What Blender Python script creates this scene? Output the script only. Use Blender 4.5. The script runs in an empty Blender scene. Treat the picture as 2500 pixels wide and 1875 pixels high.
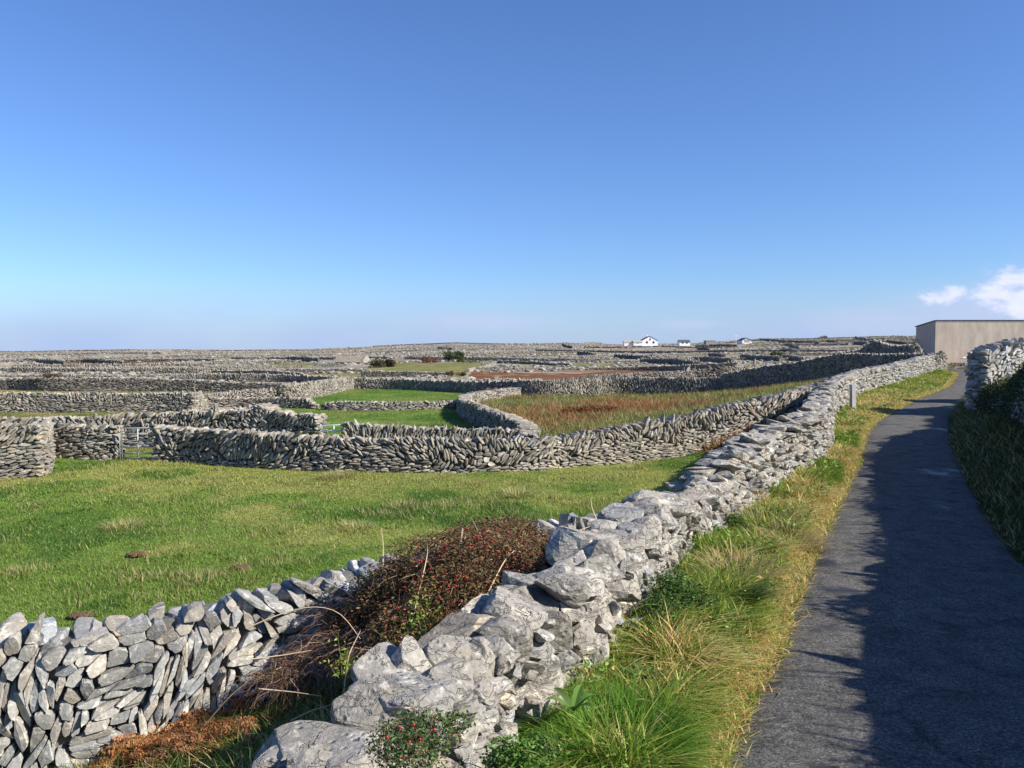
import bpy, math, random
import numpy as np
from mathutils import Vector

random.seed(7)
rng = np.random.default_rng(11)
scene = bpy.context.scene
COL = scene.collection
PI = math.pi

# ------------------------------------------------------------------ camera maths
CZ = 2.5
F = 2000.0
PITCH = math.atan(81.5 / 2000.0)
CP, SP = math.cos(PITCH), math.sin(PITCH)

def to_px(x, y, z):
    f = y * CP - (z - CZ) * SP
    up = y * SP + (z - CZ) * CP
    f = np.where(np.abs(f) < 1e-3, 1e-3, f)
    return 1250 + F * x / f, 937.5 - F * up / f

def ray(u, v):
    a = (u - 1250) / F; b = -(v - 937.5) / F
    return np.array([a, CP + b * SP, -SP + b * CP])

def x_at(u, y, z=0.0):
    f = y * CP - (z - CZ) * SP
    return (u - 1250) / F * f

def z_at(v, y):
    r = ray(1250, v)
    return CZ + r[2] / r[1] * y

# ------------------------------------------------------------------ numpy noise
def _hash(ix, iy, iz, seed):
    h = (ix * 374761393 + iy * 668265263 + iz * 2147483647 + seed * 1274126177) & 0xFFFFFFFF
    h = ((h ^ (h >> 13)) * 1274126177) & 0xFFFFFFFF
    h = (h ^ (h >> 16)) & 0xFFFFFFFF
    return h.astype(np.float64) / 4294967295.0

def vnoise3(x, y, z, seed=0):
    x = np.asarray(x, float); y = np.asarray(y, float); z = np.asarray(z, float) + 0 * x
    xi = np.floor(x).astype(np.int64); yi = np.floor(y).astype(np.int64); zi = np.floor(z).astype(np.int64)
    fx, fy, fz = x - xi, y - yi, z - zi
    fx = fx * fx * (3 - 2 * fx); fy = fy * fy * (3 - 2 * fy); fz = fz * fz * (3 - 2 * fz)
    r = 0
    for a in (0, 1):
        for b in (0, 1):
            for c in (0, 1):
                w = (fx if a else 1 - fx) * (fy if b else 1 - fy) * (fz if c else 1 - fz)
                r = r + w * _hash(xi + a, yi + b, zi + c, seed)
    return r * 2 - 1

def vnoise2(x, y, seed=0):
    return vnoise3(x, y, np.zeros_like(np.asarray(x, float)), seed)

def fbm2(x, y, seed=0, oct=4):
    r = 0; a = 1; t = 0
    for k in range(oct):
        r = r + a * vnoise2(x * 2 ** k, y * 2 ** k, seed + k * 17); t += a; a *= .5
    return r / t

def fbm3(p, f, seed=0, oct=4):
    r = 0; a = 1; t = 0
    for k in range(oct):
        q = p * (f * 2 ** k)
        r = r + a * vnoise3(q[..., 0], q[..., 1], q[..., 2], seed + k * 17); t += a; a *= .5
    return r / t

def sstep(t):
    t = np.clip(t, 0, 1); return t * t * (3 - 2 * t)

# ------------------------------------------------------------------ mesh helper
class Geo:
    def __init__(s):
        s.v = []; s.l = []; s.t = []; s.c = []; s.n = 0
    def add(s, verts, faces, col=None):
        """verts (N,3); faces (M,k) array; col (N,3) or (3,) or None"""
        verts = np.asarray(verts, np.float32).reshape(-1, 3)
        faces = np.asarray(faces, np.int64)
        s.v.append(verts)
        s.l.append((faces + s.n).ravel().astype(np.int32))
        s.t.append(np.full(len(faces), faces.shape[1], np.int32))
        if col is None: col = (1, 1, 1)
        s.c.append(np.broadcast_to(np.asarray(col, np.float32), (len(verts), 3)))
        s.n += len(verts)
    def more(s, faces):      # faces on vertices of the LAST add
        base = s.n - len(s.v[-1])
        faces = np.asarray(faces, np.int64)
        s.l.append((faces + base).ravel().astype(np.int32))
        s.t.append(np.full(len(faces), faces.shape[1], np.int32))
    def build(s, name, mat, parent=None, smooth=False):
        me = bpy.data.meshes.new(name)
        V = np.concatenate(s.v); L = np.concatenate(s.l); T = np.concatenate(s.t); C = np.concatenate(s.c)
        me.vertices.add(len(V)); me.vertices.foreach_set('co', V.ravel())
        me.loops.add(len(L)); me.loops.foreach_set('vertex_index', L)
        me.polygons.add(len(T))
        st = np.concatenate(([0], np.cumsum(T)[:-1])).astype(np.int32)
        me.polygons.foreach_set('loop_start', st); me.polygons.foreach_set('loop_total', T)
        a = me.attributes.new('tint', 'FLOAT_COLOR', 'POINT')
        cc = np.ones((len(V), 4), np.float32); cc[:, :3] = C
        a.data.foreach_set('color', cc.ravel())
        me.polygons.foreach_set('use_smooth', np.full(len(T), bool(smooth)))
        me.update(calc_edges=True)
        if mat: me.materials.append(mat)
        o = bpy.data.objects.new(name, me); COL.objects.link(o)
        if parent: o.parent = parent
        return o

def tag(o, label=None, cat=None, group=None, kind=None):
    if label: o['label'] = label
    if cat: o['category'] = cat
    if group: o['group'] = group
    if kind: o['kind'] = kind
    return o

def empty(name, loc=(0, 0, 0)):
    o = bpy.data.objects.new(name, None); COL.objects.link(o); o.location = loc
    o.empty_display_size = .2
    return o

# ------------------------------------------------------------------ materials
def newmat(name):
    m = bpy.data.materials.new(name); m.use_nodes = True
    nt = m.node_tree; nt.nodes.clear()
    out = nt.nodes.new('ShaderNodeOutputMaterial')
    b = nt.nodes.new('ShaderNodeBsdfPrincipled')
    nt.links.new(b.outputs[0], out.inputs[0])
    b.inputs['Specular IOR Level'].default_value = .25
    return m, nt, b

def N(nt, t, **kw):
    n = nt.nodes.new(t)
    for k, v in kw.items():
        if k in n.inputs: n.inputs[k].default_value = v
        else: setattr(n, k, v)
    return n

def noise(nt, scale, detail=5, rough=.6, vec=None, dist=0):
    n = nt.nodes.new('ShaderNodeTexNoise')
    n.inputs['Scale'].default_value = scale; n.inputs['Detail'].default_value = detail
    n.inputs['Roughness'].default_value = rough; n.inputs['Distortion'].default_value = dist
    if vec is not None: nt.links.new(vec, n.inputs['Vector'])
    return n.outputs['Fac']

def ramp(nt, fac, stops):
    r = nt.nodes.new('ShaderNodeValToRGB')
    el = r.color_ramp.elements
    while len(el) < len(stops): el.new(.5)
    for e, (p, c) in zip(el, stops):
        e.position = p
        e.color = (c, c, c, 1) if not hasattr(c, '__len__') else (*c, 1)
    nt.links.new(fac, r.inputs[0])
    return r.outputs[0]

def mix(nt, fac, a, b, mode='MIX'):
    m = nt.nodes.new('ShaderNodeMix'); m.data_type = 'RGBA'; m.blend_type = mode
    for i, x in ((0, fac), (6, a), (7, b)):
        if isinstance(x, (int, float)): m.inputs[i].default_value = x
        elif hasattr(x, '__len__') and not hasattr(x, 'links'): m.inputs[i].default_value = (*x, 1)
        else: nt.links.new(x, m.inputs[i])
    return m.outputs[2]

def bump(nt, h, dist, strength=1.0):
    b = nt.nodes.new('ShaderNodeBump'); b.inputs['Distance'].default_value = dist
    b.inputs['Strength'].default_value = strength
    nt.links.new(h, b.inputs['Height']); return b.outputs[0]

def mat_stone(name, base, white, dark, scale=1.0, lichen=.62, bdist=.01, cracks=0):
    m, nt, b = newmat(name)
    co = nt.nodes.new('ShaderNodeTexCoord').outputs['Object']
    at = nt.nodes.new('ShaderNodeAttribute'); at.attribute_name = 'tint'
    n1 = noise(nt, 2.2 * scale, 6, .6, co)
    n2 = noise(nt, 9 * scale, 8, .68, co, .4)
    n3 = noise(nt, 45 * scale, 5, .7, co)
    c = ramp(nt, n1, [(.3, dark), (.62, base)])
    spots = ramp(nt, n2, [(lichen - .07, 0), (lichen + .03, 1)])
    c = mix(nt, spots, c, white)
    fine = ramp(nt, n3, [(.3, .72), (.65, 1.12)])
    c = mix(nt, 1.0, c, fine, 'MULTIPLY')
    n5 = noise(nt, 19 * scale, 4, .6, co, .6)
    c = mix(nt, ramp(nt, n5, [(.62, 0), (.68, .55)]), c, white)
    c = mix(nt, ramp(nt, n5, [(.28, .4), (.35, 0)]), c, tuple(q * .6 for q in dark))
    n4 = noise(nt, 5 * scale, 3, .5, co, 1.0)
    yl = ramp(nt, n4, [(.66, 0), (.74, .35)])
    c = mix(nt, yl, c, (.36, .29, .15))
    c = mix(nt, 1.0, c, at.outputs['Color'], 'MULTIPLY')
    nt.links.new(c, b.inputs['Base Color'])
    b.inputs['Roughness'].default_value = .95
    b.inputs['Specular IOR Level'].default_value = .1
    h = mix(nt, .45, n2, n3)
    if cracks:
        mp = N(nt, 'ShaderNodeMapping'); nt.links.new(co, mp.inputs[0]); mp.inputs['Scale'].default_value = (1.2, 1.2, 3.4); mp.inputs['Rotation'].default_value = (.25, .4, 0)
        n6 = noise(nt, 2.6, 5, .6, mp.outputs[0], .8)
        ln = ramp(nt, n6, [(.478, 0), (.492, 1), (.505, 1), (.52, 0)])
        vo = nt.nodes.new('ShaderNodeTexVoronoi'); vo.inputs['Scale'].default_value = 14; nt.links.new(co, vo.inputs['Vector'])
        pit = ramp(nt, vo.outputs['Distance'], [(.05, 1), (.28, 0)])
        c = mix(nt, mix(nt, 1.0, ln, ramp(nt, n1, [(.45, .0), (.65, .3)]), 'MULTIPLY'), c, tuple(q * .35 for q in dark))
        nt.links.new(c, b.inputs['Base Color'])
        h = mix(nt, 1.0, h, mix(nt, .5, ln, pit), 'SUBTRACT')
    nt.links.new(bump(nt, h, bdist), b.inputs['Normal'])
    return m

M = {}
M['stone_near'] = mat_stone('limestone_near', (.36, .35, .325), (.60, .57, .50), (.22, .215, .205), 1.0, .6, .014)
M['stone_boulder'] = mat_stone('limestone_boulder', (.385, .366, .332), (.64, .61, .545), (.285, .272, .25), .8, .615, .028, 1)
M['stone_mid'] = mat_stone('limestone_mid', (.335, .305, .255), (.55, .50, .41), (.185, .17, .148), .7, .62, .01)
M['stone_far'] = mat_stone('limestone_far', (.32, .297, .255), (.50, .465, .39), (.20, .185, .16), .35, .62, .0)

def mat_attr(name, rough=.7, transl=0.0, spec=.2, var=0.0, vscale=3.):
    m, nt, b = newmat(name)
    at = nt.nodes.new('ShaderNodeAttribute'); at.attribute_name = 'tint'
    c = at.outputs['Color']
    if var:
        co = nt.nodes.new('ShaderNodeTexCoord').outputs['Object']
        n = noise(nt, vscale, 5, .6, co)
        c = mix(nt, 1.0, c, ramp(nt, n, [(.3, 1 - var), (.7, 1 + var * .6)]), 'MULTIPLY')
    nt.links.new(c, b.inputs['Base Color'])
    b.inputs['Roughness'].default_value = rough
    b.inputs['Specular IOR Level'].default_value = spec
    if transl:
        out = [n for n in nt.nodes if n.type == 'OUTPUT_MATERIAL'][0]
        t = nt.nodes.new('ShaderNodeBsdfTranslucent'); nt.links.new(c, t.inputs[0])
        ms = nt.nodes.new('ShaderNodeMixShader'); ms.inputs[0].default_value = transl
        nt.links.new(b.outputs[0], ms.inputs[1]); nt.links.new(t.outputs[0], ms.inputs[2])
        nt.links.new(ms.outputs[0], out.inputs[0])
    return m
M['grass'] = mat_attr('grass_blades', .55, .38, .3)
M['leaf'] = mat_attr('leaves', .5, .2, .3)
M['twig'] = mat_attr('twigs', .8, 0, .1)
M['berry'] = mat_attr('rose_hip_skin', .3, 0, .5)

def mat_plain(name, col, rough=.6, metal=0, var=.15, vscale=4, bd=0.0, bs=30):
    m, nt, b = newmat(name)
    co = nt.nodes.new('ShaderNodeTexCoord').outputs['Object']
    n = noise(nt, vscale, 6, .6, co)
    c = mix(nt, 1.0, col, ramp(nt, n, [(.3, 1 - var), (.7, 1 + var)]), 'MULTIPLY')
    nt.links.new(c, b.inputs['Base Color'])
    b.inputs['Roughness'].default_value = rough; b.inputs['Metallic'].default_value = metal
    if bd:
        nt.links.new(bump(nt, noise(nt, bs, 4, .6, co), bd), b.inputs['Normal'])
    return m
M['white_wall'] = mat_plain('white_render', (.82, .82, .80), .8, 0, .05)
M['slate'] = mat_plain('dark_slate_roof', (.10, .10, .11), .6)
M['grey_roof'] = mat_plain('grey_roof', (.36, .33, .30), .8)
M['mossy_roof'] = mat_plain('mossy_stone_roof', (.23, .205, .165), .95, 0, .25, 1.5)
M['grey_wall'] = mat_plain('grey_render', (.30, .28, .26), .9)
M['window'] = mat_plain('dark_window', (.03, .035, .04), .2)
M['galv'] = mat_plain('galvanised_steel', (.40, .42, .42), .5, .1, .05)
M['galv_green'] = mat_plain('pale_green_steel', (.55, .70, .64), .5, .1, .05)
M['post'] = mat_plain('weathered_grey_wood', (.33, .34, .36), .8, 0, .2, 12)
M['stake'] = mat_plain('weathered_brown_wood', (.24, .21, .17), .9, 0, .2, 12)
M['pole'] = mat_plain('pale_pole_metal', (.65, .67, .72), .6)

# rendered shed wall with stains
def mat_shed():
    m, nt, b = newmat('stained_cement_render')
    co = nt.nodes.new('ShaderNodeTexCoord').outputs['Object']
    mp = N(nt, 'ShaderNodeMapping'); nt.links.new(co, mp.inputs[0]); mp.inputs['Scale'].default_value = (1.3, 1.3, .35)
    n1 = noise(nt, 1.2, 8, .65, mp.outputs[0]); n2 = noise(nt, 14, 5, .6, co)
    n3 = noise(nt, .35, 3, .5, co)
    c = ramp(nt, n1, [(.3, (.36, .305, .25)), (.55, (.50, .43, .355)), (.72, (.60, .53, .45))])
    c = mix(nt, ramp(nt, n3, [(.45, 0), (.65, .6)]), c, (.52, .395, .32))
    c = mix(nt, 1.0, c, ramp(nt, n2, [(.3, .88), (.7, 1.07)]), 'MULTIPLY')
    sx = nt.nodes.new('ShaderNodeSeparateXYZ'); nt.links.new(co, sx.inputs[0])
    # pinkish splash stain low on the wall
    mr = N(nt, 'ShaderNodeMapRange'); nt.links.new(sx.outputs[2], mr.inputs[0])
    mr.inputs[1].default_value = 2.6; mr.inputs[2].default_value = .2; mr.inputs[3].default_value = 0; mr.inputs[4].default_value = .5
    c = mix(nt, mr.outputs[0], c, (.50, .355, .28))
    nt.links.new(c, b.inputs['Base Color']); b.inputs['Roughness'].default_value = .95
    nt.links.new(bump(nt, n2, .01), b.inputs['Normal'])
    return m
M['shed'] = mat_shed()

def mat_asphalt():
    m, nt, b = newmat('worn_asphalt')
    co = nt.nodes.new('ShaderNodeTexCoord').outputs['Object']
    n1 = noise(nt, 1.1, 6, .6, co, .3); n2 = noise(nt, 60, 4, .7, co); n3 = noise(nt, 3.2, 7, .72, co, .5)
    vo = nt.nodes.new('ShaderNodeTexVoronoi'); vo.inputs['Scale'].default_value = 85; nt.links.new(co, vo.inputs['Vector'])
    c = ramp(nt, n3, [(.36, (.050, .049, .047)), (.43, (.075, .073, .069)), (.50, (.110, .105, .097)), (.7, (.145, .138, .127))])
    c = mix(nt, ramp(nt, n1, [(.42, 0), (.6, .55)]), c, (.088, .085, .080))
    c = mix(nt, 1.0, c, ramp(nt, noise(nt, 30, 7, .8, co), [(.36, .45), (.5, 1.0), (.64, 1.6)]), 'MULTIPLY')
    c = mix(nt, 1.0, c, ramp(nt, n2, [(.3, .5), (.5, .95), (.72, 1.7)]), 'MULTIPLY')
    st = ramp(nt, vo.outputs['Distance'], [(.0, 1), (.22, 0)])
    sp = mix(nt, 1.0, st, ramp(nt, noise(nt, 25, 2, .5, co), [(.52, 0), (.6, 1)]), 'MULTIPLY')
    c = mix(nt, sp, c, (.32, .30, .28))
    # wet patches: darker and glossy
    wet = ramp(nt, noise(nt, .75, 4, .55, co), [(.585, 0), (.66, 1)])
    c = mix(nt, wet, c, (.035, .035, .035))
    r = ramp(nt, wet, [(0, .95), (1, .42)])
    nt.links.new(c, b.inputs['Base Color']); nt.links.new(r, b.inputs['Roughness'])
    b.inputs['Specular IOR Level'].default_value = .22
    h = mix(nt, .5, n2, st)
    nt.links.new(bump(nt, h, .012), b.inputs['Normal'])
    return m
M['asphalt'] = mat_asphalt()

def mat_ground():
    m, nt, b = newmat('soil_and_turf')
    co = nt.nodes.new('ShaderNodeTexCoord').outputs['Object']
    at = nt.nodes.new('ShaderNodeAttribute'); at.attribute_name = 'tint'
    n1 = noise(nt, .8, 6, .6, co); n2 = noise(nt, 7, 6, .65, co); n3 = noise(nt, .12, 6, .65, co)
    c = mix(nt, 1.0, at.outputs['Color'], ramp(nt, n2, [(.28, .55), (.5, .95), (.75, 1.4)]), 'MULTIPLY')
    c = mix(nt, 1.0, c, ramp(nt, n1, [(.3, .75), (.7, 1.25)]), 'MULTIPLY')
    c = mix(nt, 1.0, c, ramp(nt, n3, [(.35, .8), (.65, 1.2)]), 'MULTIPLY')
    nt.links.new(c, b.inputs['Base Color']); b.inputs['Roughness'].default_value = .95
    b.inputs['Specular IOR Level'].default_value = .1
    nt.links.new(bump(nt, n2, .06), b.inputs['Normal'])
    return m
M['ground'] = mat_ground()

# ------------------------------------------------------------------ plan of the place
ZR_Y = [-20, 30, 49, 60, 85, 120]; ZR_Z = [0, 0, .45, .95, 1.3, 1.5]
def zroad(y): return np.interp(y, ZR_Y, ZR_Z)

def px_ground(u, v):
    r = ray(u, v); y = 30.
    z = 0.
    for _ in range(40):
        y = (z - CZ) / r[2] * r[1]; y = min(max(y, 1), 110)
        z = .5 * z + .5 * float(zroad(y))
    return np.array([r[0] / r[1] * y, y])

# right foot of the roadside wall
RW_FOOT = np.array([(-4.2, -5.5), (-1.95, 0), (-.75, 2.8), (.10, 4.9), (.48, 5.8), (.95, 6.7), (2.15, 9.7), (3.45, 12.0), (7.4, 19), (11.9, 30), (17.5, 41), (24, 50.5), (31, 60)])
ROAD_L = [(1776, 1875), (1802, 1780), (1850, 1690), (1915, 1575), (1935, 1500), (1985, 1350), (2045, 1220), (2092, 1130), (2115, 1055), (2150, 1022), (2235, 978), (2318, 945), (2340, 915), (2320, 902)]
ROAD_L = [(u - float(np.interp(v, [1250, 1500, 1875], [4, 22, 42])), v) for u, v in ROAD_L]
ROAD_R = [(2950, 1750), (2760, 1560), (2620, 1445), (2500, 1365), (2430, 1280), (2362, 1165), (2322, 1075), (2322, 1015), (2375, 960), (2400, 925), (2400, 905)]
RL = np.array([px_ground(*p) for p in ROAD_L]); RR = np.array([px_ground(*p) for p in ROAD_R])
RL = np.vstack([[(-1.2, -5.5), (.2, 0), (.9, 3)], RL]); RR = np.vstack([[(.8 + 1.2, -5.5), (2.7, 0), (3.5, 3)], RR])
RL = RL[np.concatenate(([True], np.diff(RL[:, 1]) > .2))]; RR = RR[np.concatenate(([True], np.diff(RR[:, 1]) > .2))]
def xL(y): return np.interp(y, RL[:, 1], RL[:, 0])
def xR(y): return np.interp(y, RR[:, 1], RR[:, 0])
def xW(y): return np.interp(y, RW_FOOT[:, 1], RW_FOOT[:, 0])
HEDGE = np.array([(4.0, -6), (5.2, -1), (6.45, 4.3), (8.1, 8.8), (10.1, 13.5), (12.3, 18.0), (13.9, 21.5), (15.7, 25.2), (16.9, 28.0), (17.75, 29.6), (19.2, 30.3), (21.5, 31.3)])

ext = np.array([(38, 69), (44, 78), (60, 100), (90, 140)])
SD_LINE = np.vstack([RW_FOOT - np.array([.35, 0]), ext])

def sdist(x, y):
    """signed distance to the roadside wall centreline, positive on the field side"""
    x = np.asarray(x, float); y = np.asarray(y, float)
    best = np.full(x.shape, 1e9); sg = np.ones(x.shape)
    for (ax, ay), (bx, by) in zip(SD_LINE[:-1], SD_LINE[1:]):
        dx, dy = bx - ax, by - ay; L2 = dx * dx + dy * dy
        t = np.clip(((x - ax) * dx + (y - ay) * dy) / L2, 0, 1)
        ex, ey = x - ax - t * dx, y - ay - t * dy
        d = np.hypot(ex, ey); cr = dx * ey - dy * ex
        m = d < best; best = np.where(m, d, best); sg = np.where(m, np.sign(cr), sg)
    return best * sg

SKY_U = [-1500, 0, 250, 500, 750, 850, 1000, 1100, 1350, 1500, 1700, 1850, 2000, 2080, 2160, 2600]
SKY_V = [860, 859, 856, 854.5, 853.5, 850, 843, 838.5, 838, 840, 838, 827, 827, 825, 820, 819]
def terrain(x, y):
    x = np.asarray(x, float); y = np.asarray(y, float)
    d = np.hypot(x, y); yy = np.maximum(y, 1)
    U = np.clip(1250 + F * x / yy, -1500, 2600)
    zsky = CZ + (856 - np.interp(U, SKY_U, SKY_V)) / F * 620
    t = np.clip((y - 100) / 520, 0, 1.0)
    zf = -1.5 + (zsky + 1.5) * t ** 1.35
    amp = np.interp(d, [15, 60, 200, 700], [.05, .12, .5, 1.0]) * np.interp(y, [560, 700], [1, .4])
    zf = zf + amp * fbm2(x / 40, y / 30, 5, 3) + .05 * fbm2(x / 1.7, y / 1.7, 8, 3) * (d < 120)
    zf = zf - np.clip(y - 640, 0, 2000) * .012
    zr = zroad(y)
    sd = sdist(x, y)
    L = np.interp(y, [0, 10, 14, 30, 50, 80], [4.7, 4.7, 3.6, 5, 15, 26])
    s0 = np.interp(y, [10, 30], [.15, .1]); lin = np.clip((14 - y) / 4, 0, 1); tt = np.clip((sd - .25) / L, 0, 1)
    w = np.where(sd > .25, s0 + (1 - s0) * (sstep(tt) * (1 - lin) + tt * lin), s0 * np.clip(sd / .25, 0, 1))
    right = zr + .05 + .03 * fbm2(x * 1.3, y * 1.3, 3, 3)
    xr = xR(y)
    edge = np.minimum(np.abs(x - xL(y)), np.abs(x - xr))
    right = right - .075 * (1 - sstep(edge / .35)) * (y < 80)
    right = right + sstep((x - xr - .2) / 1.6) * .35 * (y < 60)
    z = right + (zf - right) * w
    ff = sstep((y - 90) / 60)
    z = z * (1 - ff) + zf * ff
    onroad = (x > xL(y) + .12) & (x < xr - .12) & (y < 80)
    return np.where(onroad, zr - .06, z)

# ------------------------------------------------------------------ land colours
def in_poly(u, v, poly):
    poly = np.asarray(poly, float); inside = np.zeros(np.shape(u), bool)
    j = len(poly) - 1
    for i in range(len(poly)):
        xi, yi = poly[i]; xj, yj = poly[j]
        c = ((yi > v) != (yj > v)) & (u < (xj - xi) * (v - yi) / (yj - yi + 1e-9) + xi)
        inside ^= c; j = i
    return inside

Z_GREEN2 = [(640, 1075), (660, 960), (860, 946), (1000, 945), (1150, 948), (1130, 975), (1185, 1040), (1260, 1075)]
Z_BRACK = [(1150, 955), (1260, 950), (1400, 966), (1600, 955), (1767, 930), (2000, 905), (2300, 865), (2330, 900), (2034, 1030), (1729, 1105), (1330, 1110), (1290, 1060), (1200, 1010), (1155, 985)]
Z_OLIVE = [(-400, 1000), (470, 1000), (480, 1110), (-400, 1110)]
Z_STRIP = [(-300, 945), (620, 948), (560, 965), (-300, 962)]
Z_RUST1 = [(1140, 925), (1150, 908), (1420, 912), (1560, 900), (1790, 888), (1560, 915), (1400, 930)]
Z_RUST2 = [(0, 905), (0, 893), (200, 884), (420, 884), (420, 892), (180, 898)]
Z_OL3 = [(890, 905), (900, 893), (1000, 886), (1190, 885), (1150, 905), (1120, 925), (1095, 918)]
Z_OL4 = [(640, 897), (670, 886), (790, 886), (740, 897)]
Z_OL7 = [(430, 916), (430, 906), (620, 904), (620, 916)]
Z_OL8 = [(1210, 890), (1300, 886), (1520, 887), (1500, 892)]
Z_OL5 = [(730, 918), (740, 912), (1000, 914), (1000, 924)]
Z_OL6 = [(1800, 868), (1860, 858), (1980, 858), (2000, 868)]

def land_colour(x, y):
    z = terrain(x, y); u, v = to_px(x, y, z)
    n1 = fbm2(x / 2.2, y / 2.2, 21, 4); n2 = fbm2(x / 9., y / 9., 31, 3); n3 = fbm2(x * 1.1, y * 1.1, 41, 3)
    far = fbm2(x / 28., y / 16., 51, 5)
    def lerp(a, b, t): return a[..., None, :] if False else a + (b - a) * t[..., None]
    G = np.array([.135, .205, .036]); G2 = np.array([.075, .145, .022]); Y = np.array([.24, .26, .068]); ST = np.array([.30, .25, .10])
    o = np.ones(x.shape + (1,))
    green = lerp(G * o, Y * o, sstep((n1 + n2 * .7) * 2.2 + .1)); green = lerp(green, G2 * o, sstep((-n1 + n3 * .5) * 2.4 - .25))
    green = lerp(green, ST * o, sstep(n3 * 1.8 + n1 - .75) * .6)
    # far moor: grey limestone and dull heath
    rock = lerp(np.array([.34, .31, .26]) * o, np.array([.23, .205, .15]) * o, sstep(far * 1.8 + .5))
    c = lerp(rock, np.array([.15, .155, .055]) * o, sstep(far * 4 - .7) * .75)
    c = lerp(c, np.array([.21, .11, .06]) * o, sstep(-far * 4 - .7) * .8)
    sd = sdist(x, y)
    near = (y < 34) & (sd > 0)
    near |= (y < 40) & (sd > 0) & (u < 1200)
    c = np.where(near[..., None], green, c)
    inz = lambda P: (in_poly(u, v, P) & (y > 22))[..., None]
    g2 = green * .5 + np.array([.060, .135, .014]) * .5
    c = np.where(inz(Z_GREEN2), g2, c)
    ol = lerp(np.array([.15, .165, .045]) * o, np.array([.24, .21, .09]) * o, sstep(n1 * 2 + .4))
    for P in (Z_OLIVE, Z_STRIP, Z_OL3, Z_OL4, Z_OL5, Z_OL6, Z_OL7, Z_OL8): c = np.where(inz(P), ol, c)
    br = lerp(ol, np.array([.24, .105, .042]) * o, sstep(n2 * 2.2 + n1 * 1.8 + .6))
    br = lerp(br, np.array([.06, .10, .02]) * o, sstep(n1 * 2.5 - n2 - .5))
    c = np.where(inz(Z_BRACK), br, c)
    ru = lerp(np.array([.16, .07, .035]) * o, ol, sstep(n1 * 2 - .2))
    for P in (Z_RUST1, Z_RUST2): c = np.where(inz(P), ru, c)
    verge = (sd <= .1) & (y < 90)
    vg = lerp(np.array([.06, .062, .022]) * o, np.array([.13, .10, .05]) * o, sstep(n3 * 2 + .4))
    c = np.where(verge[..., None], vg, c)
    return c

# ------------------------------------------------------------------ ground sheet
def build_ground():
    az = np.concatenate([np.linspace(-180, -50, 40)[:-1], np.linspace(-50, 50, 760), np.linspace(50, 180, 40)[1:]]) * PI / 180
    r = np.concatenate([[.3], np.geomspace(.6, 1400, 560)])
    A, R = np.meshgrid(az, r)
    X = R * np.sin(A); Y = R * np.cos(A)
    Zt = terrain(X, Y)
    V = np.stack([X, Y, Zt], -1).reshape(-1, 3)
    C = land_colour(X, Y).reshape(-1, 3)
    na, nr = len(az), len(r)
    i = np.arange(nr - 1)[:, None] * na + np.arange(na - 1)[None]
    i = i.ravel()
    q = np.stack([i, i + 1, i + na + 1, i + na], 1)[:, ::-1]
    g = Geo(); g.add(V, q, C)
    o = g.build('ground', M['ground'], smooth=True)
    tag(o, kind='structure')
build_ground()

def build_road():
    g = Geo()
    ys = np.concatenate([np.linspace(-5.5, 30, 260), np.linspace(30.3, 72, 120)])
    K = 15
    t = np.linspace(0, 1, K)
    wob = .05 * vnoise2(ys * 1.4, ys * 0, 4) + .03 * vnoise2(ys * 5, ys * 0, 5)
    Lx = xL(ys) + wob; Rx = xR(ys) + wob[::-1]
    X = Lx[:, None] + (Rx - Lx)[:, None] * t[None]
    Y = np.repeat(ys[:, None], K, 1)
    Z = zroad(Y) + .03 * (1 - (2 * t[None] - 1) ** 2) + .006 * fbm2(X * 2, Y * 2, 9, 2)
    Z[:, 0] -= .05; Z[:, -1] -= .05
    i = (np.arange(len(ys) - 1)[:, None] * K + np.arange(K - 1)[None]).ravel()
    q = np.stack([i, i + 1, i + K + 1, i + K], 1)
    g.add(np.stack([X, Y, Z], -1).reshape(-1, 3), q)
    o = g.build('road', M['asphalt'], smooth=True); tag(o, kind='structure')
build_road()

# ------------------------------------------------------------------ rocks
def ico(sub):
    import bmesh
    bm = bmesh.new(); bmesh.ops.create_icosphere(bm, subdivisions=sub, radius=1)
    v = np.array([p.co[:] for p in bm.verts]); f = np.array([[a.index for a in q.verts] for q in bm.faces]); bm.free()
    return v, f

def rock(v, seed, cuts=11, rough=.05, freq=1.6, lo=.5, hi=.85, oct=4):
    r = np.random.default_rng(seed)
    p = v.copy()
    # start from a rounded block
    p = np.sign(p) * np.abs(p) ** .75
    for k in range(cuts):
        n = r.normal(size=3); n /= np.linalg.norm(n); d = r.uniform(lo, hi)
        t = p @ n - d
        p = p - np.clip(t, 0, None)[:, None] * n * .96
    if rough:
        nn = p / (np.linalg.norm(p, axis=1)[:, None] + 1e-9)
        disp = fbm3(p + seed * 3.1, freq, seed, oct)
        rid = 1 - np.abs(fbm3(p + seed * 1.7, freq * 1.3, seed + 5, 3)) * 2
        p = p + nn * (disp * rough + np.clip(rid - .8, 0, 1) * -rough * 2.2)[:, None]
    p = p - (p.max(0) + p.min(0)) / 2
    p = p / (p.max(0) - p.min(0)) * 2
    return p

LIB = {}
def lib(sub, n, **kw):
    key = (sub, n, str(kw))
    if key not in LIB:
        v, f = ico(sub); LIB[key] = ([rock(v, s + 1, **kw) for s in range(n)], f)
    return LIB[key]

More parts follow.
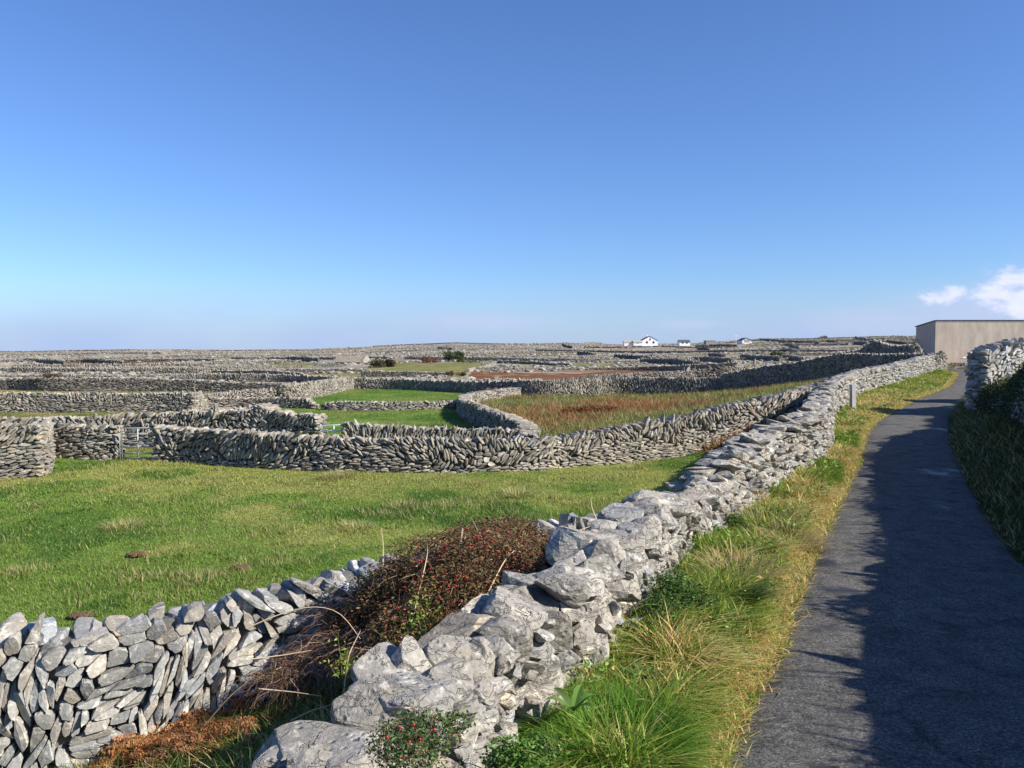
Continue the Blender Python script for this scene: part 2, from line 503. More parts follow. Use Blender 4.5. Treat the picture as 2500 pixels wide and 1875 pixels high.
def euler_mats(rx, ry, rz):
    cx, sx, cy, sy, cz, sz = np.cos(rx), np.sin(rx), np.cos(ry), np.sin(ry), np.cos(rz), np.sin(rz)
    n = len(rx); R = np.zeros((n, 3, 3))
    R[:, 0, 0] = cz * cy; R[:, 0, 1] = cz * sy * sx - sz * cx; R[:, 0, 2] = cz * sy * cx + sz * sx
    R[:, 1, 0] = sz * cy; R[:, 1, 1] = sz * sy * sx + cz * cx; R[:, 1, 2] = sz * sy * cx - cz * sx
    R[:, 2, 0] = -sy; R[:, 2, 1] = cy * sx; R[:, 2, 2] = cy * cx
    return R

def stone_tints(n, r=None, lo=.72, hi=1.2):
    r = r or rng
    b = r.uniform(lo, hi, n)
    warm = r.normal(0, .035, n)
    return np.stack([b * (1 + warm), b, b * (1 - warm * 1.3)], 1)

def put_rocks(g, L, pos, size, rx, ry, rz, tints):
    """size half-extents (n,3)"""
    T, f = L
    n = len(pos)
    pick = rng.integers(0, len(T), n)
    R = euler_mats(np.asarray(rx), np.asarray(ry), np.asarray(rz))
    for k in range(len(T)):
        m = np.where(pick == k)[0]
        if not len(m): continue
        p = T[k][None] * size[m][:, None, :]
        p = np.einsum('nij,nkj->nki', R[m], p) + pos[m][:, None, :]
        nv = T[k].shape[0]
        fa = (f[None] + (np.arange(len(m)) * nv)[:, None, None]).reshape(-1, f.shape[1])
        g.add(p.reshape(-1, 3), fa, np.repeat(tints[m], nv, 0))

# ------------------------------------------------------------------ fitted-stone tiles (anisotropic cells)
TYPES = [  # angle deg, long, short
    (3, .36, .072), (78, .42, .072), (104, .44, .076), (48, .40, .074), (138, .40, .074), (10, .26, .145)]
TILE_L = 24.0
def make_tile(style, K, seed, cell=1.0, H=2.0):
    r = np.random.default_rng(seed)
    pts = []; ang = []; lo = []; sh = []
    for ti, (a, l, s_) in enumerate(TYPES):
        l *= cell; s_ *= cell
        a0 = math.radians(a)
        R_ = max(TILE_L, H) * .8
        gx, gy = np.meshgrid(np.arange(-R_, R_, l * .86), np.arange(-R_, R_, s_ * .92))
        gx = gx + (np.arange(gy.shape[0]) % 2)[:, None] * l * .43
        gx = gx + r.uniform(-.28, .28, gx.shape) * l; gy = gy + r.uniform(-.3, .3, gy.shape) * s_
        x = gx * math.cos(a0) - gy * math.sin(a0) + TILE_L / 2; y = gx * math.sin(a0) + gy * math.cos(a0) + H / 2
        x, y = x.ravel(), y.ravel()
        m = (x > 0) & (x < TILE_L) & (y > -.1) & (y < H + .1); x, y = x[m], y[m]
        ty = style(x, y, seed)
        m = ty == ti
        x, y = x[m], y[m]
        pts.append(np.stack([x, y], 1)); ang.append(a0 + r.normal(0, .2, len(x))); 
        f = r.uniform(.7, 1.3, len(x)); lo.append(l * f); sh.append(s_ * r.uniform(.65, 1.4, len(x)))
    P = np.concatenate(pts); A = np.concatenate(ang); Lg = np.concatenate(lo); S = np.concatenate(sh)
    o = np.argsort(P[:, 0]); P, A, Lg, S = P[o], A[o], Lg[o], S[o]
    # prune close pairs
    ca, sa = np.cos(A), np.sin(A)
    i1, i2 = 1 / Lg ** 2, 1 / S ** 2
    Mt = np.zeros((len(P), 2, 2))
    Mt[:, 0, 0] = ca * ca * i1 + sa * sa * i2; Mt[:, 1, 1] = sa * sa * i1 + ca * ca * i2
    Mt[:, 0, 1] = Mt[:, 1, 0] = ca * sa * (i1 - i2)
    n = len(P)
    wmax = int(n / TILE_L * .62 * cell) + 8
    pi, pj = [], []
    for k in range(1, wmax):
        if k >= n: break
        d = P[k:] - P[:-k]; Mm = (Mt[k:] + Mt[:-k]) / 2
        q = np.einsum('ni,nij,nj->n', d, Mm, d)
        i = np.where(q < .36)[0]; pi.append(i); pj.append(i + k)
    pi, pj = np.concatenate(pi), np.concatenate(pj)
    pri = r.permutation(n); state = np.zeros(n, int)      # 0 open, 1 kept, 2 removed
    for _ in range(8):
        act = (state[pi] == 0) & (state[pj] == 0)
        a_, b_ = pi[act], pj[act]
        lose = np.zeros(n, bool); w_ = pri[a_] > pri[b_]
        lose[b_[w_]] = True; lose[a_[~w_]] = True
        win = (state == 0) & ~lose; state[win] = 1
        state[pj[(state[pi] == 1) & (state[pj] == 0)]] = 2; state[pi[(state[pj] == 1) & (state[pi] == 0)]] = 2
    kp = state == 1
    P, A, Lg, S, Mt, ca, sa = P[kp], A[kp], Lg[kp], S[kp], Mt[kp], ca[kp], sa[kp]; n = len(P)
    th = np.arange(K) / K * 2 * PI + .3
    ex = np.cos(th)[None] * Lg[:, None]; ey = np.sin(th)[None] * S[:, None]
    D = np.stack([ex * ca[:, None] - ey * sa[:, None], ex * sa[:, None] + ey * ca[:, None]], -1)
    rad = np.full((n, K), 1.35)
    for k in range(1, wmax):
        for sgn in (-1, 1):
            j = np.arange(n) + sgn * k; ok = (j >= 0) & (j < n); jj = np.clip(j, 0, n - 1)
            d = P[jj] - P
            Md = np.einsum('nij,nj->ni', (Mt + Mt[jj]) / 2, d)
            q = (d * Md).sum(1)
            dn = np.einsum('ni,nki->nk', Md, D)
            rr = np.where((dn > 1e-9) & ok[:, None], (q / 2)[:, None] / np.maximum(dn, 1e-9), 9)
            rad = np.minimum(rad, rr)
    off = D * rad[..., None]
    keep = rad.min(1) > .08
    return P[keep], off[keep], S[keep]

def style_mixed(x, y, seed):
    a = fbm2(x / 2.2, y / .9, seed + 3, 2); b = fbm2(x / 1.5, y / .9, seed + 9, 2)
    ty = np.where(a > .02, 1, 2)
    ty = np.where(b > .14, 3, ty); ty = np.where(b < -.16, 4, ty); c = fbm2(x / .9, y / .7, seed + 19, 2); ty = np.where(c > .42, 5, ty); ty = np.where(c < -.34, 0, ty)
    low = y < .42 + .38 * vnoise2(x / 2.1, y * 0, seed)
    ty = np.where(low, 0, ty)
    return ty
def style_vertical(x, y, seed):
    a = fbm2(x / 3, y / 1.2, seed + 3, 2)
    ty = np.where(a > -.1, 1, 2)
    ty = np.where(y < .22 + .2 * vnoise2(x / 3., y * 0, seed), 0, ty)
    return ty
def style_flat(x, y, seed):
    a = fbm2(x / 1.5, y / .7, seed + 3, 2)
    ty = np.where(a > .38, 5, 0)
    top = y > 1.05 + .25 * vnoise2(x / 2.5, y * 0, seed + 2)
    return np.where(top, 3, ty)
def style_rubble(x, y, seed):
    a = fbm2(x / .8, y / .5, seed + 3, 2)
    return np.where(a > -.1, 5, np.where(a > -.35, 0, 3))
def style_near(x, y, seed):
    a = fbm2(x / 1.0, y / .7, seed + 3, 2); b = fbm2(x / .9, y / .6, seed + 9, 2)
    ty = np.where(a > -.02, 1, 2); ty = np.where(b > .34, 5, ty); ty = np.where(b < -.18, 3, ty)
    c = fbm2(x / .6, y / .5, seed + 29, 2); ty = np.where(c > .3, 0, ty)
    return np.where((a < -.36), 4, ty)
def style_mid(x, y, seed):
    """upright slabs over flat courses, with flat stretches"""
    s = fbm2(x / 5.5, x * 0, seed + 1, 2)
    ty = style_mixed(x, y, seed)
    return np.where(s > .22, style_flat(x, y, seed), ty)

TILES = {}
def tile(style, K, seed, cell):
    k = (style.__name__, K, seed, cell)
    if k not in TILES: TILES[k] = make_tile(style, K, seed, cell)
    return TILES[k]

def resample(pts, step):
    P = np.array(pts, float)     # columns x,y,...
    # catmull-rom
    out = []
    n = len(P)
    if n > 2:
        for i in range(n - 1):
            p0 = P[max(i - 1, 0)]; p1 = P[i]; p2 = P[i + 1]; p3 = P[min(i + 2, n - 1)]
            L = np.hypot(*(p2 - p1)[:2]); m = max(2, int(L / .4))
            t = np.linspace(0, 1, m, endpoint=False)[:, None]
            q = .5 * ((2 * p1) + (-p0 + p2) * t + (2 * p0 - 5 * p1 + 4 * p2 - p3) * t ** 2 + (-p0 + 3 * p1 - 3 * p2 + p3) * t ** 3)
            q[:, 2:] = p1[2:] + (p2 - p1)[2:] * t
            out.append(q)
        out.append(P[-1:]); P = np.vstack(out)
    s = np.concatenate(([0], np.cumsum(np.hypot(np.diff(P[:, 0]), np.diff(P[:, 1])))))
    S = np.arange(0, s[-1] + step * .5, step); S = np.minimum(S, s[-1])
    return np.stack([np.interp(S, s, P[:, k]) for k in range(P.shape[1])], 1), S

class Path:
    def __init__(s, pts, step=.25):
        s.P, s.S = resample(pts, step)
        d = np.gradient(s.P[:, :2], axis=0); d /= np.linalg.norm(d, axis=1)[:, None] + 1e-9
        s.T = d; s.L = s.S[-1]
        s.Z = terrain(s.P[:, 0], s.P[:, 1])
        k = 5
        if len(s.Z) > 2 * k: s.Z = np.convolve(np.pad(s.Z, k, mode='edge'), np.ones(2 * k + 1) / (2 * k + 1), 'valid')
    def at(s, q):
        f = lambda a: np.interp(q, s.S, a)
        x, y, h = f(s.P[:, 0]), f(s.P[:, 1]), f(s.P[:, 2]); tx, ty = f(s.T[:, 0]), f(s.T[:, 1])
        l = np.hypot(tx, ty) + 1e-9; tx, ty = tx / l, ty / l
        return x, y, f(s.Z), h, tx, ty

def face_stones(g, path, style, K, seed, cell, thick, side=1, rings=2, bulge=.045, gap=.955, tilt=.25, hmul=1.0, smin=0, tl=(.66, 1.2)):
    P, off, S = tile(style, K, seed, cell)
    r = np.random.default_rng(seed * 7 + int(path.L * 10))
    s0 = r.uniform(0, TILE_L * .5)
    cs = []
    idx = []
    nrep = int(path.L / TILE_L) + 2
    for k in range(nrep):
        cs.append(P[:, 0] - s0 + k * TILE_L); idx.append(np.arange(len(P)))
    s = np.concatenate(cs); idx = np.concatenate(idx); h = P[idx, 1]
    m = (s > 0) & (s < path.L); s, h, idx = s[m], h[m], idx[m]
    H = path.at(s)[3] * hmul
    m = h < H - (.03 if side > 0 else .16) + r.uniform(-.04, .05, len(h)); s, h, idx, H = s[m], h[m], idx[m], H[m]
    n = len(s)
    if n == 0: return
    of = off[idx]; Sz = S[idx]
    B = (bulge * r.uniform(.3, 1.5, n))
    tilt = .34 if rings >= 3 else tilt
    tx_, ty_ = r.normal(0, tilt, n), r.normal(0, tilt, n)
    jit = 1 + r.uniform(-.05, .04, of.shape[:2])
    if rings >= 3:
        prof = [(-.17, .84), (.02, 1.0), (.74, .99), (.97, .935), (1.02, .5)]
    else:
        prof = [(-.14, .80), (.05, .98), (.8, .93), (1.0, .6)]
    vs = []
    for i, (z, sc) in enumerate(prof):
        o2 = of * (gap * sc) * (jit + (r.uniform(-.03, .03, jit.shape) if rings >= 3 else 0))[..., None]
        zz = np.where(z < 0, z, z * B)[:, None] if z < 0 else (z * B)[:, None]
        zz = zz + (o2[..., 0] * tx_[:, None] + o2[..., 1] * ty_[:, None]) * (1 if z > 0 else 0)
        zz = np.broadcast_to(zz, o2.shape[:2]) + (r.uniform(-.006, .006, o2.shape[:2]) * (.25 if sc < .95 else 1) if z > 0 else 0)
        vs.append(np.stack([o2[..., 0], o2[..., 1], zz], -1))
    cen = np.zeros((n, 1, 3)); cen[:, 0, 2] = prof[-1][0] * B * 1.08
    V = np.concatenate(vs + [cen], 1)            # n, K*R+1, 3
    R_ = len(prof); nv = K * R_ + 1
    ss = s[:, None] + V[..., 0]; hh = h[:, None] + V[..., 1]
    X, Y, Z0, HH, tx, ty = path.at(ss)
    w = thick / 2 * (1.12 - .24 * np.clip(hh / np.maximum(HH, .3), 0, 1)) + V[..., 2]
    nx, ny = ty * side, -tx * side
    W = np.stack([X + nx * w, Y + ny * w, Z0 + hh], -1)
    a = np.arange(K); b = (a + 1) % K
    quads = np.concatenate([np.stack([i * K + a, i * K + b, (i + 1) * K + b, (i + 1) * K + a], 1) for i in range(R_ - 1)])
    tris = np.stack([(R_ - 1) * K + a, (R_ - 1) * K + b, np.full(K, nv - 1)], 1)
    if side < 0: quads = quads[:, ::-1]; tris = tris[:, ::-1]
    base = (np.arange(n) * nv)[:, None, None]
    t = stone_tints(n, r, *tl)
    g.add(W.reshape(-1, 3), (quads[None] + base).reshape(-1, 4), np.repeat(t, nv, 0))
    g.more((tris[None] + base).reshape(-1, 3))

def core(g, path, thick, cut=.1, col=(.5, .5, .5)):  # col darkens the inner core so gaps between stones read as shade
    s = path.S
    X, Y, Z, H, tx, ty = path.at(s)
    w = thick / 2 * .68
    rr = np.random.default_rng(3)
    H2 = H - cut
    ring = []
    for sg, hh in ((1, 0), (1, 1), (-1, 1), (-1, 0)):
        ww = w * (.82 if hh else 1.0)
        ring.append(np.stack([X + ty * sg * ww, Y - tx * sg * ww, Z - .25 + hh * (H2 + .25)], 1))
    V = np.stack(ring, 1).reshape(-1, 3); n = len(s)
    i = (np.arange(n - 1) * 4)[:, None] + np.arange(3)[None]; i = i.ravel()
    q = np.stack([i, i + 4, i + 5, i + 1], 1)
    g.add(V, q, col)
    e = (n - 1) * 4
    g.more(np.array([[3, 2, 1, 0], [e, e + 1, e + 2, e + 3]]))

def coping(g, path, L, step, hh, thick, lean=.3, up=True, zoff=0.0, tl=(.75, 1.3), jz=.03):
    r = rng
    n = max(2, int(path.L / step))
    s = (np.arange(n) + r.uniform(.1, .9, n)) * path.L / n
    X, Y, Z, H, tx, ty = path.at(s)
    rz = np.arctan2(ty, tx)
    if up:
        size = np.stack([step * r.uniform(.5, .85, n), thick * .5 * r.uniform(.7, 1.05, n), hh * .5 * r.uniform(.85, 1.2, n)], 1)
    else:
        size = np.stack([step * r.uniform(.5, .85, n), thick * .5 * r.uniform(.6, 1.1, n), hh * .5 * r.uniform(.6, 1.3, n)], 1)
    off = r.normal(0, thick * .08, n)
    pos = np.stack([X + ty * off, Y - tx * off, Z + H - hh * .5 + zoff + r.uniform(-jz, jz, n)], 1)
    leanv = lean * vnoise2(s / 3.5, s * 0, int(path.L * 7) % 97) * 1.6 + r.normal(0, .12, n)
    put_rocks(g, L, pos, size, r.normal(0, .12, n), leanv, rz + r.normal(0, .15, n), stone_tints(n, None, *tl))

def end_stones(g, path, L, thick, cell=1.0):
    """stones that close the two open ends of a wall"""
    for s, sg in ((0, -1), (path.L, 1)):
        X, Y, Z, H, tx, ty = [float(a) for a in path.at(np.array([s]))[0:6]] if False else [float(np.ravel(a)[0]) for a in path.at(np.array([s]))]
        n = int(H / (.13 * cell)) * 2
        if n < 2: continue
        q = max(2, int(round(thick / .27)))
        h = np.repeat((np.arange(n // 2) + .5) * H / (n // 2), q)
        lat = np.tile((np.arange(q) + .5) / q - .5, n // 2) * thick + rng.normal(0, .04, len(h)); h = h + rng.normal(0, .025, len(h))
        pos = np.stack([X + tx * sg * .02 + ty * lat, Y + ty * sg * .02 - tx * lat, Z + h], 1); m = len(h)
        size = np.stack([rng.uniform(.10, .18, m), rng.uniform(.35, .75, m) * thick / q, rng.uniform(.06, .1, m) * cell], 1)
        put_rocks(g, L, pos, size, rng.normal(0, .1, m), rng.normal(0, .1, m), np.full(m, math.atan2(ty, tx)), stone_tints(m))

def wall(pts, label, style=style_mid, lod=1, thick=.6, seed=1, cell=1.0, group=None, mat=None, both=None,
         name='dry_stone_wall', copeh=.3, lean=.3, parent_tag=True, ends=True, bulge=.045, tl=None, up=True):
    """pts: (x, y, height) from left to right as seen from the road"""
    path = Path(pts, .2 if lod < 2 else (.5 if lod == 2 else 1.5))
    g = Geo()
    core(g, path, thick, .06 * cell + .02)
    K = {0: 24, 1: 9, 2: 6, 3: 5}[lod]
    both = (lod <= 1) if both is None else both
    tl = tl or (.66, 1.2)
    face_stones(g, path, style, K, seed, cell, thick, 1, 3 if lod == 0 else 2, bulge, tl=tl)
    if both: face_stones(g, path, style, K, seed + 1 if lod == 0 else seed, cell, thick, -1, 2, bulge, tl=tl)
    L = lib(3, 14, rough=.06) if lod == 0 else lib(2, 14, rough=.05) if lod == 1 else lib(1, 10, rough=.0)
    st = {0: .17, 1: .15, 2: .2, 3: .55}[lod] * max(cell, 1) if up else (.4 if lod < 3 else 1.0)
    coping(g, path, L, st, copeh, thick * 1.0, lean, up)
    if ends: end_stones(g, path, L, thick, max(cell, 1))
    mat = mat or {0: M['stone_near'], 1: M['stone_mid'], 2: M['stone_mid'], 3: M['stone_far']}[lod]
    o = g.build(name, mat, smooth=False)
    # origin at the foot
    tag(o, label, 'stone wall', group or 'dry stone walls between the fields', 'thing')
    return o

def pw(rows):
    """rows (u, y, v_top) -> (x, y, h)"""
    out = []
    for u, y, vt in rows:
        zt = z_at(vt, y); x = x_at(u, y, zt); zg = float(terrain(np.array([x]), np.array([y]))[0])
        out.append((x, y, min(max(zt - zg, .35), 2.4)))
    return out

# ================================================================== FIELD WALLS
# near cross wall at the lower left
W2 = [(-7.5, 7.0, -.12), (-5.6, 7.15, -.1), (-4.45, 7.45, -.02), (-4.15, 7.55, -.1), (-3.3, 7.95, -.02), (-2.5, 8.35, .06), (-1.7, 8.85, .16), (-.8, 9.4, .22), (.2, 10.2, .28), (1.4, 11.0, .32), (2.2, 11.5, .36)]
wall([(x, y, zt - float(terrain(np.array([x]), np.array([y]))[0])) for x, y, zt in W2],
     'grey wall of tightly fitted leaning slabs running from lower left behind the rose hip bush', style_near, 0, .5, 5, .84,
     copeh=.22, lean=.5, bulge=.055, tl=(.74, 1.2))

# main wall across the far side of the near green field
W3 = [(388, 30.0, 1036), (470, 29.6, 1044), (620, 28.4, 1052), (750, 27.6, 1062), (900, 27.2, 1068), (1050, 27.2, 1069), (1180, 27.3, 1069),
      (1300, 27.8, 1069), (1345, 28.2, 1066), (1430, 28.9, 1052), (1540, 30.0, 1035), (1600, 30.6, 1024), (1729, 32.0, 996), (1850, 33.0, 970), (1935, 34.0, 952), (2010, 36.5, 930), (2075, 40.5, 915)]
wall(pw(W3), 'long herringbone stone wall closing the far side of the near green field', style_mixed, 1, .6, 12, 1.0, copeh=.25, lean=.35, bulge=.08)
wall(pw([(108, 30.8, 1032), (200, 30.5, 1036), (284, 30.3, 1038)]), 'flat-coursed stone wall just left of the field gate', style_flat, 1, .6, 21, 1.0, copeh=.28, lean=.3)
wall(pw([(-420, 24.4, 1028), (-200, 25.0, 1030), (-60, 25.4, 1031), (40, 25.7, 1032), (96, 25.9, 1034)]),
     'stone wall jutting out at the left edge of the near green field', style_flat, 1, .6, 31, 1.0, copeh=.24)
wall(pw([(92, 26.1, 1033), (100, 28.0, 1033), (108, 30.2, 1033)]), 'short return wall joining the jutting wall to the gate wall', style_flat, 1, .5, 33, 1.0, copeh=.24, ends=False)
# second line behind it
wall(pw([(-380, 34.5, 1018), (0, 34.4, 1019), (200, 34.2, 1016), (300, 34.2, 1012), (400, 34.0, 1006), (500, 33.6, 1001), (600, 33.2, 998), (660, 33.0, 994), (690, 32.7, 1003), (783, 32, 1013)]),
     'higher stone wall running behind the field gate and ending at the pale green gate', style_mid, 1, .6, 41, 1.0, copeh=.25)
wall(pw([(846, 32, 1033), (900, 31.8, 1034), (1000, 31.6, 1040), (1120, 31.4, 1043), (1265, 31.4, 1046)]),
     'stone wall of upright slabs right of the pale green gate', style_vertical, 1, .6, 51, 1.0, copeh=.25)
# curved wall with dark inner face
wall(pw([(1262, 73, 946), (1215, 69, 950), (1160, 63, 959), (1132, 56, 968), (1145, 49, 980), (1195, 42.5, 997), (1250, 36, 1015), (1282, 33.5, 1030), (1292, 31.5, 1044), (1290, 29.2, 1060)]),
     'curving stone wall with a dark shaded inner face right of the bright green fields', style_mid, 1, .7, 61, 1.0, copeh=.25)
wall(pw([(456, 43.0, 1000), (520, 42, 1001), (590, 40.5, 997), (630, 39.5, 989), (652, 38.5, 986), (668, 36.8, 992)]),
     'short curving wall with a shaded face above the left-hand stone walls', style_mixed, 1, .6, 71, 1.0, copeh=.3)
wall(pw([(-320, 53, 958), (0, 53.5, 958), (150, 53.5, 959), (300, 53.5, 959), (400, 53.5, 958), (478, 53, 959)]),
     'long stone wall with upright slabs over flat courses at left, behind the olive grass strip', style_mixed, 1, .65, 81, 1.0, copeh=.25)
wall(pw([(474, 54, 960), (510, 60, 962), (560, 62, 954), (610, 63, 949), (660, 64, 948), (692, 65, 955)]),
     'pale rubbly stone wall rising behind the short shaded wall', style_mixed, 2, .7, 91, 1.1, copeh=.25)
wall(pw([(480, 58, 970), (560, 58.0, 971), (640, 57.8, 970), (700, 57.2, 970), (752, 56.6, 971), (770, 56.2, 986)]),
     'low herringbone wall left of the gap between the bright green fields', style_mixed, 1, .55, 101, 1.0, copeh=.3)
wall(pw([(790, 55.6, 992), (806, 55.4, 979), (870, 55.2, 978), (960, 55.4, 980), (1050, 56, 979), (1134, 57, 975)]),
     'low herringbone wall right of the gap between the bright green fields', style_mixed, 1, .55, 111, 1.0, copeh=.3)
wall(pw([(690, 64, 938), (760, 70, 930), (810, 77, 925), (858, 84, 922)]),
     'pale sunlit stone wall slanting along the left edge of the far bright green field', style_mid, 2, .6, 121, 1.1, copeh=.3)
wall(pw([(858, 84, 922), (960, 83, 925), (1080, 80, 928), (1180, 76, 930), (1300, 73, 929), (1380, 73, 926), (1440, 74, 920), (1500, 75, 922), (1600, 74, 921), (1680, 73, 922), (1767, 72, 920)]),
     'long wall of upright slabs behind the bright green field and the rusty bracken field', style_vertical, 2, .6, 131, 1.15, copeh=.36)
wall(pw([(1450, 77, 915), (1520, 78, 911), (1620, 79, 907), (1700, 80, 902), (1780, 80, 894), (1860, 82, 888)]),
     'pale sunlit stone wall behind the upright-slab wall at the bracken field', style_mid, 2, .6, 141, 1.1, copeh=.3)
wall(pw([(1768, 72, 912), (1800, 71, 906), (1860, 69.5, 894), (1910, 68, 888), (1960, 67, 880), (2000, 65.5, 872)]),
     'dark shaded wall climbing the far edge of the bracken field, left half', style_mid, 1, .65, 151, 1.0, copeh=.35, both=False)
wall(pw([(2000, 65.5, 872), (2060, 64, 862), (2100, 63, 862), (2160, 62, 863), (2220, 61, 862), (2272, 60.5, 861), (2300, 61.5, 862)]),
     'dark shaded wall with pale capstones at the top of the bracken field', style_mid, 1, .65, 161, 1.0, copeh=.34, both=False)
wall(pw([(2044, 84, 840), (2080, 83, 842), (2120, 80, 841), (2180, 77.5, 837), (2236, 75, 836)]),
     'dark shaded wall just left of the grey rendered shed', style_mid, 1, .65, 171, 1.1, copeh=.4, both=False)
wall(pw([(2046, 86, 836), (2090, 88, 836), (2150, 87, 836), (2200, 86, 836)]),
     'far side of the small enclosure left of the grey shed', style_vertical, 2, .55, 175, 1.1, copeh=.34)
wall(pw([(-300, 82, 925), (0, 82, 925), (120, 80, 922), (260, 80, 921), (420, 80, 924), (560, 79, 932), (690, 78, 935)]),
     'long dark flat-coursed wall at left behind the thin green strip', style_flat, 2, .6, 181, 1.2, copeh=.22, tl=(.5, .9), up=False)
wall(pw([(420, 106, 914), (500, 106, 912), (590, 105, 911), (690, 104, 914), (800, 100, 919), (858, 96, 921)]),
     'wall of upright slabs behind the dark flat-coursed wall', style_vertical, 2, .55, 191, 1.2, copeh=.34)
wall(pw([(610, 143, 901), (720, 142, 900), (800, 142, 900), (884, 141, 901)]),
     'straight grey wall below the old stone barn', style_flat, 2, .55, 201, 1.3, copeh=.3)
wall(pw([(884, 124, 905), (960, 123, 906), (1040, 122, 907), (1092, 121, 909)]),
     'short straight wall right of the one below the old stone barn', style_mid, 2, .55, 211, 1.3, copeh=.3)
wall(pw([(1148, 146, 899), (1200, 148, 897), (1300, 149, 899), (1420, 150, 899), (1560, 148, 895), (1700, 142, 889), (1800, 136, 884)]),
     'long pale wall above the rusty strip, right of centre', style_vertical, 2, .55, 221, 1.3, copeh=.34)
wall(pw([(1142, 140, 900), (1180, 158, 894), (1208, 176, 887)]),
     'pale sunlit stub of wall slanting uphill right of the olive field', style_flat, 2, .6, 231, 1.3, copeh=.3, tl=(.9, 1.3))

# ---- the plain of far walls
FAR_DONE = []
def far_wall(u0, u1, y, label, slope=0., h=1.2, dark=False, cell=2.0, grp='far walls crossing the plain', k=0, style=None):
    pts = []
    n = max(3, int((u1 - u0) / 60) + 2)
    ph = rng.uniform(0, 9)
    for i in range(n):
        t = i / (n - 1); u = u0 + (u1 - u0) * t
        yy = y * (1 + slope * (t - .5)) + y * .012 * math.sin(ph + 3 * t)
        zz = float(terrain(np.array([x_at(u, yy)]), np.array([yy]))[0]); x = x_at(u, yy, zz)
        pts.append((x, yy, h * rng.uniform(.85, 1.12)))
    st = style or [style_mid, style_vertical, style_flat][k % 3]
    wall(pts, label, st, 3 if y > 170 else 2, .6, 301 + k % 3, 2.6 if y > 170 else 1.4, grp, ends=False, copeh=.28 if y > 170 else .32, both=False, up=y <= 170,
         bulge=.09 if y > 170 else .06)

def words(seq, i): return seq[i % len(seq)]
zones = [(-60, 500, 'at the far left'), (500, 900, 'left of the old stone barn'), (900, 1350, 'at the centre of the plain'), (1350, 1800, 'below the white houses'), (1800, 2250, 'right of the white houses')]
k = 0
ys = [122, 138, 158, 180, 205, 232, 262, 300, 345, 395, 450, 505, 560, 606]
for zi, (a, b, where) in enumerate(zones):
    for yi, y in enumerate(ys):
        yj = y * rng.uniform(.97, 1.03)
        if zi == 4 and y < 200: continue
        if zi < 4 and y > 170 and yi % 2 == (zi % 2): continue
        w = (b - a)
        off = rng.uniform(-.12, .22) * w
        ua = a + off; ub = ua + w * rng.uniform(.7, 1.15)
        if zi == 1 and y < 220: ub = min(ub, 740); ua = min(ua, 520)
        if zi in (2, 3) and y < 160: continue
        if zi == 2 and y < 220: ua = max(ua, 1215); ub = max(ub, 1380)
        dist = 'nearer' if y < 170 else 'middle-distance' if y < 330 else 'distant'
        far_wall(ua, ub, yj, 'low grey %s stone wall crossing the plain %s' % (dist, where), rng.uniform(-.14, .14), rng.uniform(.6, .95), k=k,
                 grp='%s walls %s' % (dist, where))
        k += 1
        if rng.uniform() < (.45 if zi < 3 else .75):      # a cross wall slanting away
            u = rng.uniform(a, b); y2 = y * rng.uniform(1.10, 1.22)
            if y < 225 and 640 < u < 1215: continue
            if zi in (2, 3) and y < 160: continue
            dark = zi >= 3 and rng.uniform() < .85 or rng.uniform() < .25
            du = rng.uniform(30, 110) * (120 / y) ** .3
            # running from far left to near right shows its shaded face
            sl = (-1 if dark else 1)
            far_wall(u, u + du * (1.0 if not dark else .9), (y + y2) / 2, 'short %s %s cross wall slanting over the plain %s' % ('shaded' if dark else 'sunlit', dist, where),
                     sl * (y2 - y) / y * 1.0, 1.3, k=k, grp='%s %s cross walls %s' % ('shaded' if dark else 'sunlit', dist, where))
            k += 1
# the clearly dark strips at right
darks = [(1500, 1700, 225, 'long dark shaded wall strip below the white house', -.16), (1565, 1720, 180, 'dark shaded wall strip nearest below the white house', -.22),
         (1660, 1790, 195, 'dark shaded wall strip below the flat-roofed shed', -.12), (1732, 1772, 240, 'short dark wall strip directly under the flat-roofed shed', -.06),
         (1810, 1910, 205, 'dark shaded wall strip right of the flat-roofed shed', -.10), (1908, 1960, 200, 'short dark wall beside the green patch at right', -.1),
         (1698, 1730, 430, 'small dark wall left of the flat-roofed shed', -.05), (1730, 1800, 440, 'small dark wall in front of the flat-roofed shed', -.05),
         (1855, 1935, 520, 'dark skyline wall right of the gabled white cottage', -.05), (1900, 2000, 460, 'dark wall on the rise right of the cottage', -.06),
         (2072, 2118, 400, 'dark skyline wall on the rise near the grey shed', -.10), (2122, 2160, 390, 'second dark skyline wall on the rise near the grey shed', -.10),
         (2165, 2235, 380, 'dark skyline wall beside the corner of the grey shed', -.10), (60, 160, 230, 'dark shaded wall on the left part of the plain', -.2),
         (205, 300, 215, 'dark shaded wall right of another on the left part of the plain', -.2), (700, 780, 235, 'dark jagged wall left of the old stone barn', -.1)]
for i, (a, b, y, lb, sl) in enumerate(darks):
    hh = 1.25 if y < 300 else 1.5
    far_wall(a, b, y, lb, sl * 1.3, hh, k=i, grp='dark shaded walls on the plain')

# ================================================================== ROADSIDE WALL
def boulder(name, sub, seed, pos, size, rot, mat, parent, tint, **kw):
    v, f = ico(sub)
    p = rock(v, seed, **kw)
    R = euler_mats(*[np.array([a]) for a in rot])[0]
    p = (p * np.array(size)) @ R.T
    g = Geo(); wp = np.array(pos) + np.array(parent.location)
    g.add(p + wp, f, tint)
    o = g.build(name, mat, parent, smooth=False)
    o.location = -np.array(parent.location)
    return o

